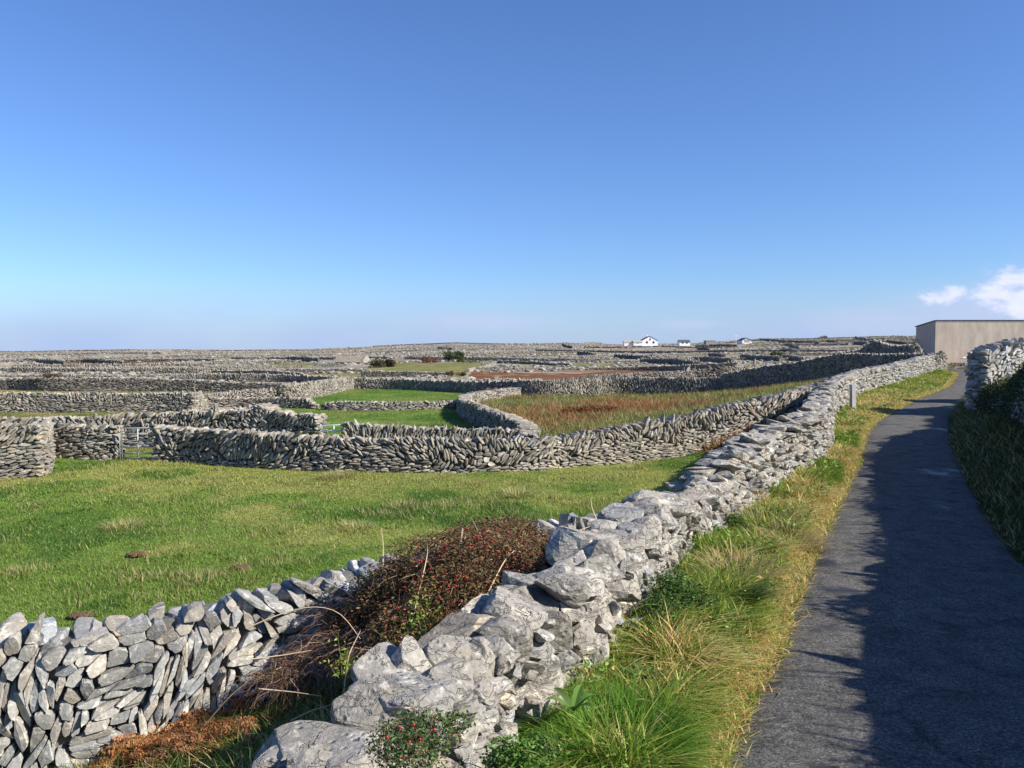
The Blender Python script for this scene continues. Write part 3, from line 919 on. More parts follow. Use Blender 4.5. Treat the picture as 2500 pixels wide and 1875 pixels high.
rw = empty('roadside_wall', (.0, 4.9, 0))
tag(rw, 'thick pale limestone boulder wall along the left side of the lane', 'stone wall', 'dry stone walls between the fields')
RWH = [(-5.5, .75), (3, .72), (4.9, .74), (8.6, .74), (10.0, .66), (11.2, .66), (11.7, .92), (13.8, 1.0), (19, 1.12), (30, 1.15), (49, 1.15), (60, 1.25)]
pts = []
for x, y in RW_FOOT:
    pts.append((x - .38, y, np.interp(y, [a for a, b in RWH], [b for a, b in RWH])))
for y in (8.6, 10.0, 11.2, 11.7, 13.8, 16):
    pts.append((float(xW(y)) - .38, y, np.interp(y, [a for a, b in RWH], [b for a, b in RWH])))
pts.sort(key=lambda p: p[1])
pts = [p for i, p in enumerate(pts) if i == 0 or p[1] - pts[i - 1][1] > .3]
RP = Path(pts, .2)
RP.Z = zroad(RP.P[:, 1]) + .0
def inv(o):
    o.location = (o.location[0] - rw.location[0], o.location[1] - rw.location[1], o.location[2] - rw.location[2]); return o
def s_of_y(y): return float(np.interp(y, RP.P[:, 1], RP.S))

# --- body: courses of blocks on both faces + top, three stretches with finer stones further off
def courses(g, y0, y1, L, lx, hz, dep, side, base=0., top=1.0, slabby=0., tl=(.72, 1.1), sizej=(.8, 1.35)):
    s0, s1 = s_of_y(y0), s_of_y(y1)
    h = base + hz * .45
    row = 0
    while True:
        n = int((s1 - s0) / lx)
        s = s0 + (np.arange(n) + rng.uniform(.15, .85, n)) * (s1 - s0) / n + (row % 2) * lx * .4
        X, Y, Z, H, tx, ty = RP.at(np.minimum(s, RP.L))
        m = h < H * top - hz * .1
        if not m.any(): break
        w = .36 * (1.05 - .22 * h / H) - dep * .5
        lat = (w + rng.normal(0, .025, n)) * side
        k = rng.uniform(*sizej, n)
        size = np.stack([lx * .60 * k, dep * .5 * rng.uniform(.95, 1.25, n), hz * .62 * rng.uniform(.85, 1.25, n)], 1)
        pos = np.stack([X + ty * lat, Y - tx * lat, Z + h + rng.normal(0, hz * .15, n)], 1)
        rz = np.arctan2(ty, tx) + rng.normal(0, .16, n)
        put_rocks(g, L, pos[m], size[m], rng.normal(0, .14, n)[m], rng.normal(0, .14 + slabby, n)[m], rz[m], stone_tints(n, None, *tl)[m])
        h += hz * .95; row += 1

g = Geo()
Ln = lib(4, 16, rough=.07, cuts=17, oct=6, lo=.38, freq=2.0); Lm = lib(3, 16, rough=.09, cuts=16, lo=.36, freq=2.0); Lf = lib(2, 14, rough=.05)
core_path = Path(pts, .3); core_path.Z = zroad(core_path.P[:, 1]) - .1
core(g, core_path, .5, .22, (.7, .7, .7))
for sd_ in (1, -1):
    courses(g, -5.4, 3.0, Lf, .42, .24, .4, sd_)
    courses(g, 3.0, 9.0, Ln, .40, .22, .38, sd_, base=-.3 if sd_ < 0 else -.03)
    courses(g, 9.0, 19, Lm, .34, .15, .36, sd_, base=-.25 if sd_ < 0 else -.03)
    courses(g, 19, 34, Lm if sd_ > 0 else Lf, .30, .15, .34, sd_, base=-.1)
    courses(g, 34, 60.5, Lf, .30, .15, .34, sd_, base=-.1)
# small wedged stones in the joints of the near stretch
def chinks(y0, y1, n, sz, L):
    s = rng.uniform(s_of_y(y0), s_of_y(y1), n); X, Y, Z, H, tx, ty = RP.at(s)
    h = rng.uniform(0, .9, n) * H; w = .36 * (1.05 - .22 * h / H) - .04
    pos = np.stack([X + ty * w, Y - tx * w, Z + h], 1)
    size = rng.uniform(.5, 1.3, (n, 3)) * np.array([sz * 1.3, sz, sz * .6])
    put_rocks(g, L, pos, size, rng.normal(0, .5, n), rng.normal(0, .5, n), rng.uniform(0, 6, n), stone_tints(n, None, .75, 1.15))
chinks(3.5, 12, 260, .075, Lm); chinks(12, 30, 420, .07, Lf)
# top: slabs and blocks
def tops(y0, y1, step, L, wid, hh, lean, off=.0, rzj=.3):
    s0, s1 = s_of_y(y0), s_of_y(y1); n = int((s1 - s0) / step)
    s = s0 + (np.arange(n) + rng.uniform(.1, .9, n)) * (s1 - s0) / n
    X, Y, Z, H, tx, ty = RP.at(s)
    lat = rng.normal(off, .07, n)
    size = np.stack([step * rng.uniform(.5, .95, n), wid * .5 * rng.uniform(.7, 1.1, n), hh * .5 * rng.uniform(.7, 1.3, n)], 1)
    pos = np.stack([X + ty * lat, Y - tx * lat, Z + H - hh * .35 + rng.normal(0, .03, n)], 1)
    put_rocks(g, L, pos, size, rng.normal(0, .14, n), rng.normal(lean, .16, n), np.arctan2(ty, tx) + rng.normal(0, rzj, n), stone_tints(n, None, .76, 1.12))
tops(-5.4, 3.0, .45, Lf, .6, .34, 0)
tops(8.4, 11.6, .34, Ln, .55, .26, 0, -.08); tops(8.4, 11.6, .34, Lm, .4, .2, .1, .15)
tops(11.6, 19, .27, Lm, .62, .15, .12); tops(11.6, 19, .3, Lm, .5, .13, .1, .12); tops(11.6, 19, .3, Lm, .5, .13, .1, -.12)
tops(19, 34, .27, Lm, .6, .20, .15); tops(19, 34, .3, Lm, .45, .18, .3, .1)
tops(34, 60.5, .19, Lf, .55, .30, .5, 0, .15)
body = g.build('wall_body', M['stone_boulder'], rw, smooth=False)
body.location = (-rw.location[0], -rw.location[1], -rw.location[2])

# --- the big boulders laid along the top, nearest first (u, v centre, depth y, half sizes, rotation)
BO = [  # u, v, lateral offset from the wall's middle, pixel radii, rotation
    (800, 1880, -.12, 175, 120, (.1, .12, .7)), (897, 1730, -.1, 92, 72, (0, .1, .2)), (992, 1655, -.14, 62, 112, (.05, -.35, 1.2)), (1092, 1640, -.02, 84, 84, (.1, .25, .4)),
    (1150, 1622, .1, 50, 72, (0, .1, .6)), (1200, 1552, -.1, 98, 64, (0, -.12, .5)), (1270, 1512, -.05, 98, 72, (.1, .25, .5)), (1365, 1468, .0, 82, 62, (.1, .2, .9)),
    (1300, 1424, -.25, 58, 26, (.05, .1, .1)), (1430, 1350, -.12, 98, 58, (.1, .15, .6)), (1385, 1396, -.2, 52, 32, (.1, .3, .2)), (1510, 1312, -.1, 92, 42, (0, .05, .3)),
    (1590, 1250, -.1, 88, 55, (0, .1, .4)), (1700, 1290, .2, 36, 46, (.1, .1, .2)), (1715, 1206, -.1, 88, 20, (0, .22, .2)), (1745, 1160, -.15, 74, 20, (.05, .08, .3)),
    (1508, 1432, .22, 62, 46, (.1, .2, .7)), (1400, 1560, .25, 52, 46, (0, .2, .4)), (1280, 1668, .22, 102, 54, (.1, 0, .35)), (1450, 1606, .33, 44, 60, (.1, 0, .5)),
    (1175, 1815, .18, 88, 86, (.1, .1, .5)), (1055, 1762, -.0, 84, 62, (.1, .1, .5)), (1292, 1840, .36, 46, 60, (0, 0, .4)), (1340, 1720, .36, 50, 36, (0, .1, .4)), (1640, 1350, .24, 46, 40, (0, .2, .4)),
    (1560, 1380, .1, 60, 40, (0, .1, .4)), (1325, 1600, .12, 60, 40, (.1, .1, .4)), (1255, 1600, .0, 60, 46, (.1, .1, .4)), (1110, 1720, .0, 70, 60, (.1, .1, .4)), (1470, 1480, .2, 50, 50, (.1, .1, .4))]
for i, (u, v, lat, rx, rz_, rot) in enumerate(BO):
    yy = np.linspace(2.2, 30, 1400); diff = (xW(yy) - .38 + lat) - (u - 1250) / F * (yy * CP + .12)
    k_ = np.where(np.diff(np.sign(diff)) != 0)[0]; y = float(yy[k_[0]]) if len(k_) else 4.
    z = z_at(v, y); x = x_at(u, y, z)
    sx_, sz_ = rx * .97 / F * y, rz_ * .97 / F * y
    o = boulder('boulder', 5 if i < 9 or i in (18, 20, 21) else 4, 101 + i, (x - rw.location[0], y - rw.location[1], z), (sx_, (sx_ + sz_) * .55, sz_), rot, M['stone_boulder'], rw,
                np.array([1, .985, .955]) * rng.uniform(.78, 1.2), rough=.05, cuts=10 if i < 12 else 14, freq=2.0, oct=6, lo=.5, hi=.9)

# ---- right side of the lane: wall in the overgrown bank, then the sunlit cross wall
hp = [(x, y, float(np.interp(y, [-6, 6, 9, 13.5, 19, 21.5, 25.2, 28, 31.3], [2.25, 2.1, 1.75, 1.8, 1.95, 1.7, .95, .8, .7]))) for x, y in HEDGE]
hw = Path(hp, .3)
wall([(17.35, 30.5, 2.2), (18.0, 30.8, 2.4), (20, 31.7, 2.45), (23, 33.2, 2.45), (26, 34.8, 2.4)], 'tall sunlit rubble wall facing the viewer at the right edge', style_rubble, 1, .8, 401, 1.0, copeh=.24, tl=(.8, 1.3), mat=M['stone_near'])
wall([(21.5, 35.5, 2.5), (24, 36.4, 2.5), (30, 38.0, 2.5)][::-1], 'dark top of a wall seen above the sunlit rubble wall at the right edge', style_flat, 1, .6, 403, 1.1, copeh=.3)
for_shed = pw([(2290, 79.5, 880), (2360, 79.3, 880), (2440, 79.3, 880)])
wall([(x, y, .35) for x, y, h in for_shed], 'ankle-high stone footing at the base of the grey shed', style_flat, 2, .4, 407, 1.0, copeh=.14, up=False, ends=False)

# ================================================================== VEGETATION
def blades(g, x, y, z, h, w, lean, col, seg=2, az=None, curl=.6, tipcol=None):
    n = len(x)
    az = rng.uniform(0, 2 * PI, n) if az is None else az
    fa = az + PI / 2 + rng.normal(0, .5, n)
    dx, dy = np.cos(az), np.sin(az); wx, wy = np.cos(fa), np.sin(fa)
    rows = []
    for k in range(seg + 1):
        t = k / seg
        out = lean * h * (t ** (1 + curl)); up = h * (t - .28 * np.clip(lean, 0, 1.5) * t ** 2)
        cx, cy, cz = x + dx * out, y + dy * out, z + up
        ww = w * (1 - t ** 1.5) * .5
        if k < seg:
            rows.append(np.stack([cx - wx * ww, cy - wy * ww, cz], 1)); rows.append(np.stack([cx + wx * ww, cy + wy * ww, cz], 1))
        else: rows.append(np.stack([cx, cy, cz], 1))
    V = np.stack(rows, 1); nv = 2 * seg + 1
    base = (np.arange(n) * nv)[:, None]
    C = np.repeat(col, nv, 0)
    tip = np.tile(np.array([.75] * 2 + [1.0] * (nv - 3) + [1.15]) if nv >= 3 else 1, n)[:, None]
    g.add(V.reshape(-1, 3), np.stack([base[:, 0] + 2 * seg - 2, base[:, 0] + 2 * seg - 1, base[:, 0] + 2 * seg], 1), C)
    for k in range(seg - 1):
        g.more(np.stack([base[:, 0] + 2 * k, base[:, 0] + 2 * k + 1, base[:, 0] + 2 * k + 3, base[:, 0] + 2 * k + 2], 1))

def pick(cols, w, n, j=.22):
    cols = np.array(cols); i = rng.choice(len(cols), n, p=np.array(w) / sum(w))
    return cols[i] * rng.uniform(1 - j, 1 + j, (n, 1)) * rng.uniform(.93, 1.07, (n, 3))

# ---- near field grass
def field_grass():
    g = Geo()
    n = 520000
    # more blades close by: sample distance ~ uniform, azimuth uniform
    y = 7.6 + 27 * rng.uniform(0, 1, n) ** 1.25
    x = rng.uniform(-.68, .42, n) * y - 1.0
    sd = sdist(x, y)
    w2 = np.interp(x, [-7.5, -4.15, -2.5, -.8, 2.2], [7.0, 7.55, 8.35, 9.4, 11.5])
    w3y = np.interp(x, [-17, -14, -9, -5, 0, 3, 7.6, 12], [30.6, 30.2, 28.2, 27.3, 27, 29, 32, 35])
    m = (sd > .4) & (y < w3y + .1) & (y > w2 + .35)
    x, y = x[m], y[m]; n = len(x)
    d = np.hypot(x, y); z = terrain(x, y)
    c = land_colour(x, y) * 1.25
    tuft = fbm2(x * .9, y * .9, 71, 3); t2 = fbm2(x * 3, y * 3, 77, 2)
    h = (.05 + .05 * sstep(tuft * 2 + .3) + .06 * sstep(t2 * 3 - 1)) * rng.uniform(.6, 1.4, n)
    straw = rng.uniform(0, 1, n) < (.06 + .30 * sstep(tuft * 3 - .6)) * np.interp(y, [10, 20], [1.3, .6])
    c = np.where(straw[:, None], pick([(.42, .35, .17), (.34, .30, .12), (.27, .27, .10)], [2, 2, 1], n), c * rng.uniform(.7, 1.4, (n, 1)))
    h = np.where(straw, h * 1.5, h)
    w = .009 + .0007 * d
    blades(g, x, y, z - .01, h, w * rng.uniform(.7, 1.3, n), rng.uniform(.2, 1.3, n), c, 1)
    tag(g.build('field_grass', M['grass']), 'short bright green grass with straw patches in the near field', 'grass', kind='stuff')
field_grass()

def zone_grass():
    g = Geo(); n = 150000
    y = rng.uniform(30, 84, n) ** 1.0; u = rng.uniform(-40, 2330, n); x = x_at(u, y, -1)
    z = terrain(x, y); uu, vv = to_px(x, y, z)
    zb = in_poly(uu, vv, Z_BRACK); zg = in_poly(uu, vv, Z_GREEN2); zo = in_poly(uu, vv, Z_OLIVE) | in_poly(uu, vv, Z_STRIP)
    m = (zb | zg | zo) & (sdist(x, y) > .5)
    x, y, z, zb, zg = x[m], y[m], z[m], zb[m], zg[m]; n = len(x)
    c = land_colour(x, y) * 1.2 * rng.uniform(.6, 1.5, (n, 1))
    st = rng.uniform(0, 1, n) < np.where(zb, .2, .06)
    c = np.where(st[:, None], pick([(.36, .28, .13), (.28, .24, .1)], [1, 1], n), c)
    h = np.where(zb, .32, .10) * rng.uniform(.5, 1.5, n)
    blades(g, x, y, z - .02, h, np.where(zb, .05, .04) * rng.uniform(.6, 1.4, n), rng.uniform(.2, 1.1, n), c, 1)
    tag(g.build('rough_grass', M['grass']), 'rough olive grass and rust-brown bracken cover of the further fields', 'grass', kind='stuff')
zone_grass()

# ---- verge between roadside wall and lane
VC_G = [(.22, .32, .04), (.12, .23, .025), (.36, .40, .07)]
VC_S = [(.72, .58, .27), (.62, .47, .18), (.55, .48, .18), (.52, .30, .11)]
def verge():
    g = Geo()
    n = 175000
    y = 2.2 + 60 * rng.uniform(0, 1, n) ** 2.1
    a = xW(y) - .05; b = xL(y) + .06
    t = rng.uniform(0, 1, n); x = a + (b - a) * t
    z = terrain(x, y)
    d = np.hypot(x, y)
    patch = fbm2(x * .8, y * .55, 91, 3); p2 = fbm2(x * 2.4, y * 2.4, 95, 2)
    strawp = sstep(patch * 2.6 + p2 * .8 + (t - .35) * 1.2 + .35)
    strawp *= np.interp(y, [5.2, 6.6], [.12, 1]) * np.interp(y, [34, 46], [1, .45])
    straw = rng.uniform(0, 1, n) < strawp * .8
    c = np.where(straw[:, None], pick(VC_S, [4, 3, 3, 1.2], n), pick(VC_G, [3, 3, 2], n))
    edge = np.minimum(1, (1 - t) * 2.0 + .12)
    h = (.15 + .16 * sstep(p2 * 2) + .08 * rng.uniform(0, 1, n)) * edge * rng.uniform(.55, 1.25, n)
    h *= np.interp(y, [12, 30, 60], [1, .75, .6])
    w = (.011 + .0010 * d) * rng.uniform(.6, 1.5, n)
    az = np.where(rng.uniform(0, 1, n) < .25, rng.normal(-.3, .7, n), rng.uniform(0, 2 * PI, n))
    near = y < 14
    blades(g, x[near], y[near], z[near] - .01, h[near], w[near], rng.uniform(.2, 2.2, near.sum()), c[near], 4, az[near], .9)
    f = ~near
    blades(g, x[f], y[f], z[f] - .01, h[f], w[f], rng.uniform(.4, 1.5, f.sum()), c[f], 2, az[f])
    n = 52000
    y = 2.5 + 57 * rng.uniform(0, 1, n) ** 1.9; x = xL(y) + rng.normal(-.06, .09, n); z = np.minimum(terrain(x, y), zroad(y) + .02); z = np.maximum(z, zroad(y) - .04)
    c = pick(VC_S + VC_G, [3, 2, 3, 3, 1, 1, 3], n); d = np.hypot(x, y)
    blades(g, x, y, z - .01, rng.uniform(.04, .15, n), (.008 + .0010 * d) * rng.uniform(.6, 1.4, n), rng.uniform(.4, 2.0, n), c, 2)
    tag(g.build('verge_grass', M['grass']), 'long green and straw-coloured grass between the boulder wall and the lane', 'grass', kind='stuff')
verge()

def verge_weeds():
    g = Geo(); n = 9000
    y = 3.5 + 30 * rng.uniform(0, 1, n) ** 1.8; t = rng.uniform(0, .9, n); x = xW(y) + (xL(y) - xW(y)) * t
    m = fbm2(x * 1.6, y * 1.6, 131, 2) > .05; x, y = x[m], y[m]; n = len(x)
    P = np.stack([x, y, terrain(x, y) + rng.uniform(.04, .24, n)], 1)
    leaves(g, P, .018 + .0012 * y, pick([(.14, .26, .04), (.09, .19, .03), (.24, .32, .06), (.40, .28, .10)], [3, 3, 2, 1], n), .8)
    tag(g.build('verge_weeds', M['leaf']), 'small broad weed leaves mixed into the verge grass', 'weeds', kind='stuff')
def bank_grass():
    g = Geo(); n = 70000
    y = 3 + 55 * rng.uniform(0, 1, n) ** 1.6
    hx = np.interp(y, HEDGE[:, 1], HEDGE[:, 0]); a = xR(y) - .05; b = np.where(y < 29, hx + .2, a + .6)
    x = a + (b - a) * rng.uniform(0, 1, n); z = terrain(x, y); d = np.hypot(x, y)
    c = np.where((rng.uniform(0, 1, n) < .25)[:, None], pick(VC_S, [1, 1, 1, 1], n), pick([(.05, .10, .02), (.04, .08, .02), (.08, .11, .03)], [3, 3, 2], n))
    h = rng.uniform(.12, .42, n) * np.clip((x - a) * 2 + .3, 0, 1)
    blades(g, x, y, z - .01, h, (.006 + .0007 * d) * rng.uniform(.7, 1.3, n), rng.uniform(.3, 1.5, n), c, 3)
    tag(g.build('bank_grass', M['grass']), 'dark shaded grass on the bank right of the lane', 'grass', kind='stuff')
bank_grass()

def slope_grass():   # between the boulder wall and the near cross wall
    g = Geo(); n = 42000
    y = rng.uniform(2.5, 10.5, n); x = xW(y) - .7 - rng.uniform(0, 1, n) ** 1.2 * 5.5
    w2 = np.interp(x, [-7.5, -4.15, -2.5, -.8, 2.2], [7.0, 7.55, 8.35, 9.4, 11.5])
    m = (y < w2 - .25) & (np.abs(x) < y * .8 + 1); x, y = x[m], y[m]; n = len(x)
    z = terrain(x, y)
    c = np.where((rng.uniform(0, 1, n) < .22)[:, None], pick(VC_S, [1, 1, 1, .5], n), pick([(.10, .18, .03), (.07, .14, .02), (.16, .22, .04)], [3, 3, 2], n))
    blades(g, x, y, z - .01, rng.uniform(.08, .28, n), .009 * rng.uniform(.7, 1.5, n), rng.uniform(.5, 1.9, n), c, 4)
    tag(g.build('slope_grass', M['grass']), 'long green grass on the slope between the boulder wall and the lower wall', 'grass', kind='stuff')
slope_grass()

# ---- grass tussocks that stand out
def tussock(x, y, n, h, spread, cols, label, name='grass_tussock', lean=(.2, 1.7), wd=.011, az=None, grp=None, seg=4):
    g = Geo()
    a = rng.uniform(0, 2 * PI, n); r = spread * np.sqrt(rng.uniform(0, 1, n))
    bx, by = x + r * np.cos(a), y + r * np.sin(a); z = terrain(bx, by)
    aa = a + rng.normal(0, .5, n) if az is None else az + rng.normal(0, .5, n)
    blades(g, bx, by, z - .02, h * rng.uniform(.55, 1.2, n), wd * rng.uniform(.7, 1.3, n), rng.uniform(*lean, n), pick(cols, [1] * len(cols), n), seg, aa)
    tag(g.build(name, M['grass']), label, 'grass tuft', grp)
GB = [(.12, .27, .02), (.17, .33, .03), (.08, .20, .02)]
ST = [(.55, .44, .24), (.46, .36, .16), (.40, .36, .16)]
def g_at(u, v, z0=-1.5):
    r = ray(u, v); y = (z0 - CZ) / r[2] * r[1]
    for _ in range(8):
        x = r[0] / r[1] * y; z0 = float(terrain(np.array([x]), np.array([y]))[0]); y = .5 * y + .5 * (z0 - CZ) / r[2] * r[1]
    return r[0] / r[1] * y, y
x, y = g_at(1510, 1850, 0); tussock(x, y, 2000, .34, .30, GB, 'larger bright green mound of fine long grass at the foot of the boulder wall', lean=(.5, 1.7), wd=.010)
x, y = g_at(1420, 1790, 0); tussock(x, y, 1200, .30, .2, GB, 'smaller bright green grass mound hugging the boulder wall', lean=(.5, 1.7), wd=.010)
x, y = g_at(1790, 1490, 0); tussock(x, y, 260, .5, .12, [(.07, .15, .03), (.05, .11, .02)], 'dark green tussock flopping toward the lane edge', lean=(.8, 1.5), az=-.5)
x, y = g_at(1800, 1420, 0); tussock(x, y, 420, .4, .3, ST, 'straw-pale tussock beside the dark green one on the verge')
x, y = g_at(1930, 1330, 0); tussock(x, y, 450, .36, .3, ST, 'straw-pale tussock at the lane edge below the slab end of the wall', lean=(.6, 1.9))
x, y = g_at(1860, 1290, 0); tussock(x, y, 350, .42, .3, ST, 'dry straw tussock close to the leaning slabs', lean=(.4, 1.7))
for (u, v, hh, nn, lb) in [(830, 1168, .5, 220, 'tall pale straw tuft before the long herringbone wall, left one'), (812, 1172, .4, 160, 'thin pale straw tuft beside the tall one before the herringbone wall'),
                       (985, 1240, .35, 200, 'straw tuft in the middle of the near green field'), (1262, 1212, .4, 200, 'straw tuft in the right part of the near green field'),
                       (300, 1292, .35, 260, 'straw tuft in the left part of the near green field'), (1090, 1235, .3, 120, 'small straw tuft between two larger ones in the near field'),
                       (870, 1290, .3, 200, 'straw tuft above the rose hip bush'), (1545, 1145, .35, 150, 'straw tuft near the right end of the near field')]:
    x, y = g_at(u, v); tussock(x, y, nn, hh * .75, .4, [(.48, .42, .2), (.36, .34, .13), (.30, .32, .10)], lb, wd=.02, grp='straw tufts in the near field', seg=3)

# ---- leaves and twigs
def leaves(g, P, size, col, flat=.5, seg=1):
    n = len(P)
    a = rng.normal(size=(n, 3)); a[:, 2] *= flat; a /= np.linalg.norm(a, axis=1)[:, None]
    b = np.cross(a, rng.normal(size=(n, 3))); b /= np.linalg.norm(b, axis=1)[:, None] + 1e-9
    size = np.broadcast_to(size, n)[:, None] * rng.uniform(.6, 1.3, (n, 1))
    q = np.stack([P - a * size, P + b * size * .45, P + a * size, P - b * size * .45], 1)
    c = np.cross(a, b) * size * .18
    q[:, 1] += c; q[:, 3] += c
    g.add(q.reshape(-1, 3), (np.arange(n) * 4)[:, None] + np.arange(4)[None], np.repeat(col, 4, 0))

def tubes(g, C, rad, col, taper=.3):
    """C (n,k,3) polylines; rad (n,)"""
    n, k, _ = C.shape
    T = np.gradient(C, axis=1); T /= np.linalg.norm(T, axis=2)[..., None] + 1e-9
    ref = np.array([.31, .22, .93]); A = np.cross(T, ref); A /= np.linalg.norm(A, axis=2)[..., None] + 1e-9; B = np.cross(T, A)
    t = np.linspace(1, taper, k)[None, :, None] * np.asarray(rad)[:, None, None]
    rings = np.stack([C + (A * math.cos(w) + B * math.sin(w)) * t for w in (0, 2.094, 4.189)], 2)   # n,k,3,3
    base = (np.arange(n) * k * 3)[:, None, None, None]
    i = np.arange(k - 1)[None, :, None, None] * 3
    s = np.arange(3)[None, None, :, None]; s2 = (s + 1) % 3
    q = np.concatenate([base + i + s, base + i + s2, base + i + 3 + s2, base + i + 3 + s], -1).reshape(-1, 4)
    g.add(rings.reshape(-1, 3), q, np.repeat(col, k * 3, 0))

def arcs(p0, n, length, up=.6, k=6, az=None, droop=.9, wig=.05):
    az = rng.uniform(0, 2 * PI, n) if az is None else az
    el = rng.normal(up, .35, n)
    L = length * rng.uniform(.4, 1.2, n)
    t = np.linspace(0, 1, k)[None, :]
    hx = np.cos(el)[:, None] * L[:, None] * t; hz = (np.sin(el)[:, None] * t - droop * .5 * t ** 2) * L[:, None]
    C = np.stack([p0[:, 0:1] + np.cos(az)[:, None] * hx, p0[:, 1:2] + np.sin(az)[:, None] * hx, p0[:, 2:3] + hz], -1)
    C[:, 1:] += rng.normal(0, wig, (n, k - 1, 3)) * length * .3
    return C

TW = [(.24, .13, .08), (.16, .09, .06), (.34, .22, .15), (.10, .06, .04)]
def blob_points(blobs, n, shell=.75):
    w = np.array([b[3] * b[4] * b[5] for b in blobs]) ** .66; w /= w.sum()
    i = rng.choice(len(blobs), n, p=w); B = np.array(blobs)[i]
    d = rng.normal(size=(n, 3)); d /= np.linalg.norm(d, axis=1)[:, None]
    r = shell + (1 - shell) * rng.uniform(0, 1, n)
    r *= 1 + .16 * fbm3(d * 2 + B[:, :3], 1.3, 3, 3)
    return B[:, :3] + d * B[:, 3:6] * r[:, None]

def bush(name, label, cat, blobs, nleaf, lsize, lcols, lw, ntwig, tlen, berries=0, grp=None, shell=.7, twr=.004, tcols=TW, leaflow=None):
    c0 = np.mean([b[:3] for b in blobs], 0); z0 = float(terrain(np.array([c0[0]]), np.array([c0[1]]))[0])
    root = empty(name, (c0[0], c0[1], z0)); tag(root, label, cat, grp)
    off = np.array([c0[0], c0[1], z0])
    P = blob_points(blobs, nleaf, shell); gz = terrain(P[:, 0], P[:, 1]); P = P[P[:, 2] > gz + .02]
    g = Geo(); leaves(g, P - off, lsize, pick(lcols, lw, len(P), .3)); g.build('foliage', M['leaf'], root)
    g = Geo(); p0 = blob_points(blobs, ntwig, .25); gz = terrain(p0[:, 0], p0[:, 1]); p0[:, 2] = np.maximum(p0[:, 2], gz)
    C = arcs(p0 - off, ntwig, tlen, .5, 6); tubes(g, C, np.full(ntwig, twr) * rng.uniform(.5, 1.5, ntwig), pick(tcols, [1] * len(tcols), ntwig)); g.build('twigs', M['twig'], root)
    return root, off

verge_weeds()
# rose hip / bramble thicket between the two walls
def P3(u, v, y):
    z = z_at(v, y); return x_at(u, y, z), y, z
bl = []
for (u, v, y, rx, ry, rz) in [(1190, 1350, 8.4, .62, .55, .36), (1080, 1400, 8.0, .62, .55, .40), (1250, 1330, 8.9, .5, .5, .3), (980, 1445, 8.0, .5, .45, .32), (1130, 1480, 7.3, .55, .5, .38),
                              (1020, 1540, 7.2, .48, .45, .30), (890, 1530, 7.9, .42, .3, .22), (1180, 1390, 7.7, .5, .4, .36), (940, 1490, 7.9, .45, .35, .26)]:
    bl.append((*P3(u, v, y), rx, ry, rz))
RH_L = [(.09, .085, .03), (.19, .075, .042), (.25, .09, .05), (.15, .12, .04), (.32, .18, .08), (.08, .055, .028)]
root, off = bush('rose_hip_bush', 'dark reddish thorny bush covered in red rose hips between the two stone walls', 'bush', bl, 46000, .019, RH_L, [4, 3, 1.5, 3, 1, 2], 1700, .4, shell=.62, twr=.0022)
# bare twig mass on its left flank
g = Geo(); lo_b = []
for (u, v, y, rx, ry, rz) in [(830, 1570, 7.8, .34, .2, .14), (760, 1610, 7.6, .32, .2, .10), (890, 1580, 7.5, .4, .25, .16), (960, 1590, 7.1, .4, .3, .16), (700, 1650, 7.4, .28, .2, .08), (850, 1510, 8.1, .3, .2, .16)]:
    lo_b.append((*P3(u, v, y), rx, ry, rz))
p0 = blob_points(lo_b, 3600, .2); C = arcs(p0 - off, 3600, .40, .3, 6, droop=1.1, wig=.12); tubes(g, C, np.full(3600, .0022) * rng.uniform(.7, 1.5, 3600), pick([(.30, .18, .12), (.20, .12, .08), (.48, .34, .25), (.12, .07, .05)], [2, 3, 1.5, 2], 3600))
g.build('bare_twigs', M['twig'], root)
g = Geo(); P = blob_points(lo_b, 12000, .3) - off; leaves(g, P, .014, pick([(.10, .06, .03), (.05, .06, .02), (.16, .08, .04)], [2, 2, 1], len(P), .3)); g.build('dry_leaves', M['leaf'], root)
# long pale canes
g = Geo()
def cane(pts, r, col, gg, o=off):
    c = resample([(*p,) for p in pts], 9)[0] if False else None
    P = np.array(pts, float); t = np.linspace(0, len(P) - 1, 14); C = np.stack([np.interp(t, np.arange(len(P)), P[:, k]) for k in range(3)], 1)
    C[1:-1] = (C[:-2] + 2 * C[1:-1] + C[2:]) / 4; C[1:-1] = (C[:-2] + 2 * C[1:-1] + C[2:]) / 4
    tubes(gg, (C - o)[None], np.array([r]), np.array([col]), .4)
for pts in [[(607, 1532, 6.9), (680, 1500, 7.0), (760, 1478, 7.1), (830, 1490, 7.1), (880, 1560, 7.0)], [(612, 1610, 6.7), (690, 1600, 6.8), (760, 1588, 6.9)],
            [(632, 1682, 6.3), (720, 1690, 6.3), (785, 1700, 6.2)], [(500, 1770, 6.9), (560, 1700, 6.8), (620, 1650, 6.8)], [(935, 1380, 7.9), (936, 1330, 7.9), (931, 1290, 7.9)],
            [(1215, 1420, 7.6), (1180, 1320, 8.0), (1150, 1262, 8.1)], [(1010, 1500, 7.0), (1045, 1350, 7.6), (1040, 1305, 7.7)], [(1130, 1290, 8.0), (1120, 1370, 7.7), (985, 1410, 7.6)],
            [(710, 1760, 6.0), (760, 1735, 6.0), (810, 1720, 6.0)], [(840, 1690, 6.4), (850, 1600, 6.5), (880, 1540, 6.6)], [(1180, 1470, 7.0), (1230, 1370, 7.4), (1260, 1340, 7.6)],
            [(1335, 1340, 7.6), (1400, 1300, 7.9), (1450, 1282, 8.2)], [(1300, 1300, 9.0), (1370, 1285, 9.0), (1430, 1270, 9.0)], [(1460, 1275, 8.4), (1445, 1240, 8.4), (1442, 1215, 8.4)]]:
    g = Geo(); cane([P3(*p) for p in pts], .007, (.48, .37, .25), g); g.build('cane', M['twig'], root)
bv, bf = ico(2)
